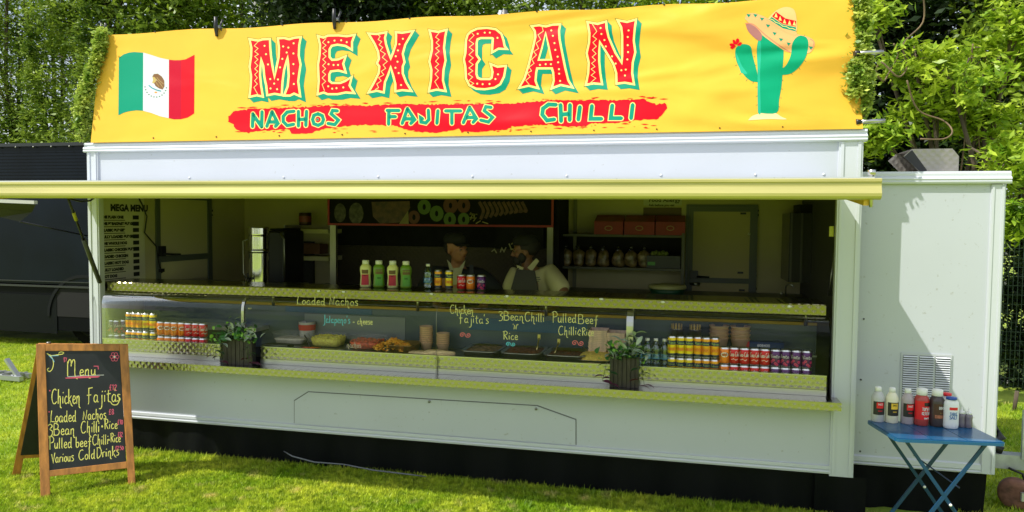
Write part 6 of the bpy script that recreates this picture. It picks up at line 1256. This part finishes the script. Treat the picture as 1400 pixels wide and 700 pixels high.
def fingers(hand, aim, side, s=1.):
    """palm and five unequal, slightly bent fingers resting on a surface; aim = unit direction of fingers"""
    out = []; aim = Vector(aim).normalized(); lat = aim.cross(Vector((0,0,1))).normalized()
    m = MB(); m.sphere((0,0,0), .04, 8, 1.15, .95, .42); ang = math.atan2(aim.y, aim.x); Rz = Matrix.Rotation(ang, 3, 'Z'); m.v = [tuple(Rz @ Vector(v) + hand + aim*.02) for v in m.v]; out.append(m)
    for i, l in enumerate((.060,.072,.068,.052)):
        o_ = (-1.5+i)*.019; b0 = hand+aim*.05+lat*o_; m = MB(); m.tube([b0-aim*.02, b0+aim*l*.5+Vector((0,0,.006)), b0+aim*l*.85+Vector((0,0,-.004)), b0+aim*l+Vector((0,0,-.012))], [.0105,.0098,.009,.0075], 8); out.append(m)
    b0 = hand+lat*(-.032*side); m = MB(); m.tube([b0, b0+aim*.025-lat*side*.02, b0+aim*.055-lat*side*.026+Vector((0,0,-.006))], [.013,.011,.009], 8); out.append(m)
    return out
def person(label, hd, yaw, skinm, N, hands, cloth):
    root = thing('person', label, 'person', (N['pelvis'][0][0], N['pelvis'][0][1], .30)); 
    E_ = [('pelvis','waist'),('waist','chest'),('chest','neck'),('neck','head'),('chest','shl'),('shl','ell'),('ell','hal'),('chest','shr'),('shr','elr'),('elr','har'),('pelvis','hil'),('hil','knl'),('knl','anl'),('anl','tol'),('pelvis','hir'),('hir','knr'),('knr','anr'),('anr','tor')]
    ex, M_ = head_parts(hd, yaw, 1.)
    for h_, a_, s_ in hands: ex += fingers(Vector(h_), a_, s_)
    skinned(N, E_, 'body', skinm, root, ex, .009)
    return root, M_
led = 1.152
def V3(px, py, Y): return at(px, py, Y)
FZ = .30
# cook 1 : dark cap, dark jacket open at a pale collar, leaning on both hands, looking to the right
h1 = V3(624, 341, .86)
ha, hb_ = Vector((V3(600,420,.50).x, .56, led+.018)), Vector((V3(652,421,.50).x, .56, led+.018))
def mk(h, shl, shr, ell, elr, hal, har, px, py):
    c = (shl+shr)/2
    N = {'pelvis':(Vector((px, py, FZ+.62)), (.15,.12)), 'waist':(Vector((px, py-.03, FZ+.80)), (.145,.11)), 'chest':(c+Vector((0,.04,-.12)), (.17,.125)), 'neck':((c+h)/2+Vector((0,.0,-.01)), .052), 'head':(h+Vector((0,0,-.04)), .05),
      'shl':(shl, .072),'ell':(ell, .05),'hal':(hal, .027),'shr':(shr, .072),'elr':(elr, .05),'har':(har, .027)}
    for s_, k in ((-1,'l'),(1,'r')): N['hi'+k] = (Vector((px+.1*s_, py, FZ+.54)), .10); N['kn'+k] = (Vector((px+.12*s_, py-.05, FZ+.30)), .07); N['an'+k] = (Vector((px+.12*s_, py+.0, FZ+.06)), .045); N['to'+k] = (Vector((px+.12*s_, py-.14, FZ+.03)), .035)
    return N
N1 = mk(h1, V3(595,376,.92), V3(657,376,.92), V3(574,404,.74), V3(684,404,.76), ha, hb_, h1.x, 1.02)
p1, M1 = person('man in a dark cap and dark jacket leaning on the counter, looking right', h1, R(-28), SKIN1, N1, [(ha, (.25,-.6,0), 1), (hb_, (-.25,-.6,0), -1)], None)
JK = mat('dark_jacket', (.010,.012,.020), .8, bump=.3, bscale=20); CAPM = mat('dark_cap', (.008,.008,.009), .8); SHIRT = mat('cream_polo', (.52,.47,.27), .8, var=.06, vscale=6, bump=.3, bscale=12); APR = mat('charcoal_apron', (.045,.042,.040), .8, bump=.3, bscale=14); TROU = mat('dark_trousers', (.02,.02,.022), .85)
def grown(N, names, edges, name, m_, parent, g=.016, cut=None):
    NN = {}
    for n in names: p, r = N[n]; NN[n] = (p, (r[0]+g, r[1]+g) if isinstance(r, tuple) else r+g)
    if cut: NN.update(cut)
    return skinned(NN, edges, name, m_, parent, None, .010)
ws = lambda N, a, b, t: N[a][0].lerp(N[b][0], t)
grown(N1, ['pelvis','waist','chest','shl','ell','shr','elr'], [('pelvis','waist'),('waist','chest'),('chest','shl'),('shl','ell'),('ell','cul'),('chest','shr'),('shr','elr'),('elr','cur'),('chest','col')], 'jacket', JK, p1, .020, {'cul':(ws(N1,'ell','hal',.80), .046), 'cur':(ws(N1,'elr','har',.80), .046), 'col':(ws(N1,'chest','neck',.72), .062)})
grown(N1, ['pelvis','hil','knl','anl','hir','knr','anr'], [('pelvis','hil'),('hil','knl'),('knl','anl'),('pelvis','hir'),('hir','knr'),('knr','anr')], 'trousers', TROU, p1, .014)
def local(M_, parts, name, m_, parent, bevel=0):
    m = MB()
    for q in parts: k = len(m.v); m.v += [tuple(M_ @ Vector(v)) for v in q.v]; m.f += [tuple(i+k for i in f_) for f_ in q.f]; m.m += [0]*len(q.f); m.sm += [True]*len(q.f)
    return m.build(name, m_, parent)
def cap(M_, parent, m_, peak=True, hair=None):
    a = MB().lathe([(.098,0),(.102,.02),(.100,.05),(.080,.078),(.040,.092),(.001,.096)], (-.012,0,.050), 20, sx=1.06, sy=.88)
    o = local(M_, [a], 'cap', m_, parent)
    if peak:
        b = MB(); vs = []
        for i in range(9): t = R(-62+i*15.5); vs += [(.092*math.cos(t)-.012, .085*math.sin(t), .052), (.092*math.cos(t)+.065*math.cos(t*.8), .086*math.sin(t), .040-.010*abs(math.sin(t)))]
        b.add(vs+[(x, y, z-.004) for x, y, z in vs], [(2*i, 2*i+1, 2*i+3, 2*i+2) for i in range(8)]+[(18+2*i, 18+2*i+2, 18+2*i+3, 18+2*i+1) for i in range(8)]+[(2*i+1, 18+2*i+1, 18+2*i+3, 2*i+3) for i in range(8)]); local(M_, [b], 'peak', m_, o)
def face(M_, parent, hairm):
    for k in (-1, 1):
        e = MB().sphere((.0785,.031*k,.0), .0105, 8, .7, 1.2, .7); o = local(M_, [e], 'eye', mat('eye_white', (.22,.19,.15), .5, spec=.2), parent); local(M_, [MB().sphere((.086,.031*k,0), .0048, 6)], 'pupil', BLACK, o)
        local(M_, [MB().tube([(.087,.015*k,.020),(.089,.030*k,.024),(.082,.046*k,.019)], .0032, 6)], 'eyebrow', hairm, parent)
    local(M_, [MB().tube([(.088,-.022,-.058),(.0945,0,-.055),(.088,.022,-.058)], .0035, 6)], 'mouth', mat('lip', (.22,.07,.05), .5), parent)
HAIR = mat('black_hair', (.012,.009,.008), .7)
cap(M1, p1, CAPM); face(M1, p1, HAIR)
local(M1, [MB().sphere((-.045,0,.025), .080, 10, .8, 1.02, .95)], 'hair', HAIR, p1)
# pale shirt front and collar in the jacket opening
def patch(pts, name, m_, parent, th=.006):
    m = MB(); n = len(pts); m.add([tuple(p) for p in pts]+[tuple(p+Vector((0,th,0))) for p in pts], [tuple(range(n)), tuple(range(n, 2*n))[::-1]]+[(i, (i+1) % n, n+(i+1) % n, n+i) for i in range(n)]); return m.build(name, m_, parent)
patch([V3(613,362,.74), V3(619,367,.72), V3(633,365,.73), V3(627,388,.70), V3(619,390,.70)], 'shirt_front', mat('pale_shirt', (.40,.38,.24), .8), p1)
patch([V3(611,355,.76), V3(616,360,.74), V3(622,372,.71), V3(616,372,.71)], 'collar_point', mat('pale_shirt', (.4,.38,.24)), p1); patch([V3(636,356,.76), V3(634,366,.73), V3(626,373,.71), V3(629,364,.73)], 'collar_point', mat('pale_shirt', (.4,.38,.24)), p1)
patch([V3(642,362,.78), V3(647,363,.78), V3(648,388,.73), V3(641,388,.73)], 'apron_strap', mat('strap_slate', (.03,.032,.045), .8), p1)
# cook 2 : bearded, dark hair, cream polo under a dark apron, in profile to the left
h2 = V3(717, 344, .90)
hc, hd_ = Vector((V3(748,428,.50).x, .58, led+.018)), Vector((V3(700,430,.50).x, .60, led+.018))
N2 = mk(h2, V3(704,378,.88), V3(753,375,.93), V3(694,410,.78), V3(773,404,.78), hd_, hc, V3(731,400,1.0).x, 1.03)
p2, M2 = person('bearded man in a cream polo shirt and dark apron, turned left in profile', h2, R(-168), SKIN2, N2, [(hd_, (-.1,-.6,0), 1), (hc, (-.35,-.5,0), -1)], None)
grown(N2, ['pelvis','waist','chest','shl','shr'], [('pelvis','waist'),('waist','chest'),('chest','shl'),('shl','sll'),('chest','shr'),('shr','slr'),('chest','col')], 'polo_shirt', SHIRT, p2, .027, {'sll':(ws(N2,'shl','ell',.85), .075), 'slr':(ws(N2,'shr','elr',.92), .082), 'col':(ws(N2,'chest','neck',.62), .066)})
grown(N2, ['pelvis','hil','knl','anl','hir','knr','anr'], [('pelvis','hil'),('hil','knl'),('knl','anl'),('pelvis','hir'),('hir','knr'),('knr','anr')], 'trousers', TROU, p2, .014)
ap = [V3(706,368,.745), V3(731,370,.745), V3(737,400,.712), V3(737,440,.70), V3(690,440,.70), V3(697,400,.715)]
patch(ap, 'apron', APR, p2, .008)
patch([V3(706,368,.745), V3(709,368,.745), V3(714,360,.80), V3(711,359,.80)], 'apron_strap', APR, p2)
patch([V3(721,366,.77), V3(733,353,.84), V3(737,357,.84), V3(727,371,.76)], 'collar_point', mat('cream_collar', (.58,.53,.32), .8), p2); patch([V3(706,362,.77), V3(716,366,.75), V3(713,371,.745), V3(708,369,.745)], 'collar_point', mat('cream_collar', (.58,.53,.32)), p2)
q = MB(); f_ = plane_map((0,.728,0),(0,1,0))
for j, ln in enumerate((5,6,4)): ribbon(q, [(733,379+j*2.6),(733+ln,379.3+j*2.6)], 1.0, f_, 0)
q.build('chest_logo', mat('logo_dark', (.04,.05,.06), .6), p2)
local(M2, [MB().sphere((-.03,0,.045), .098, 12, 1.0, .90, .92)], 'hair', HAIR, p2); cap(M2, p2, CAPM, False); face(M2, p2, HAIR)
local(M2, [MB().sphere((.052,0,-.068), .050, 10, .95, 1.15, 1.05), MB().sphere((.018,.045,-.045), .036, 8, 1.0, .8, 1.3), MB().sphere((.018,-.045,-.045), .036, 8, 1.0, .8, 1.3)], 'beard', HAIR, p2)
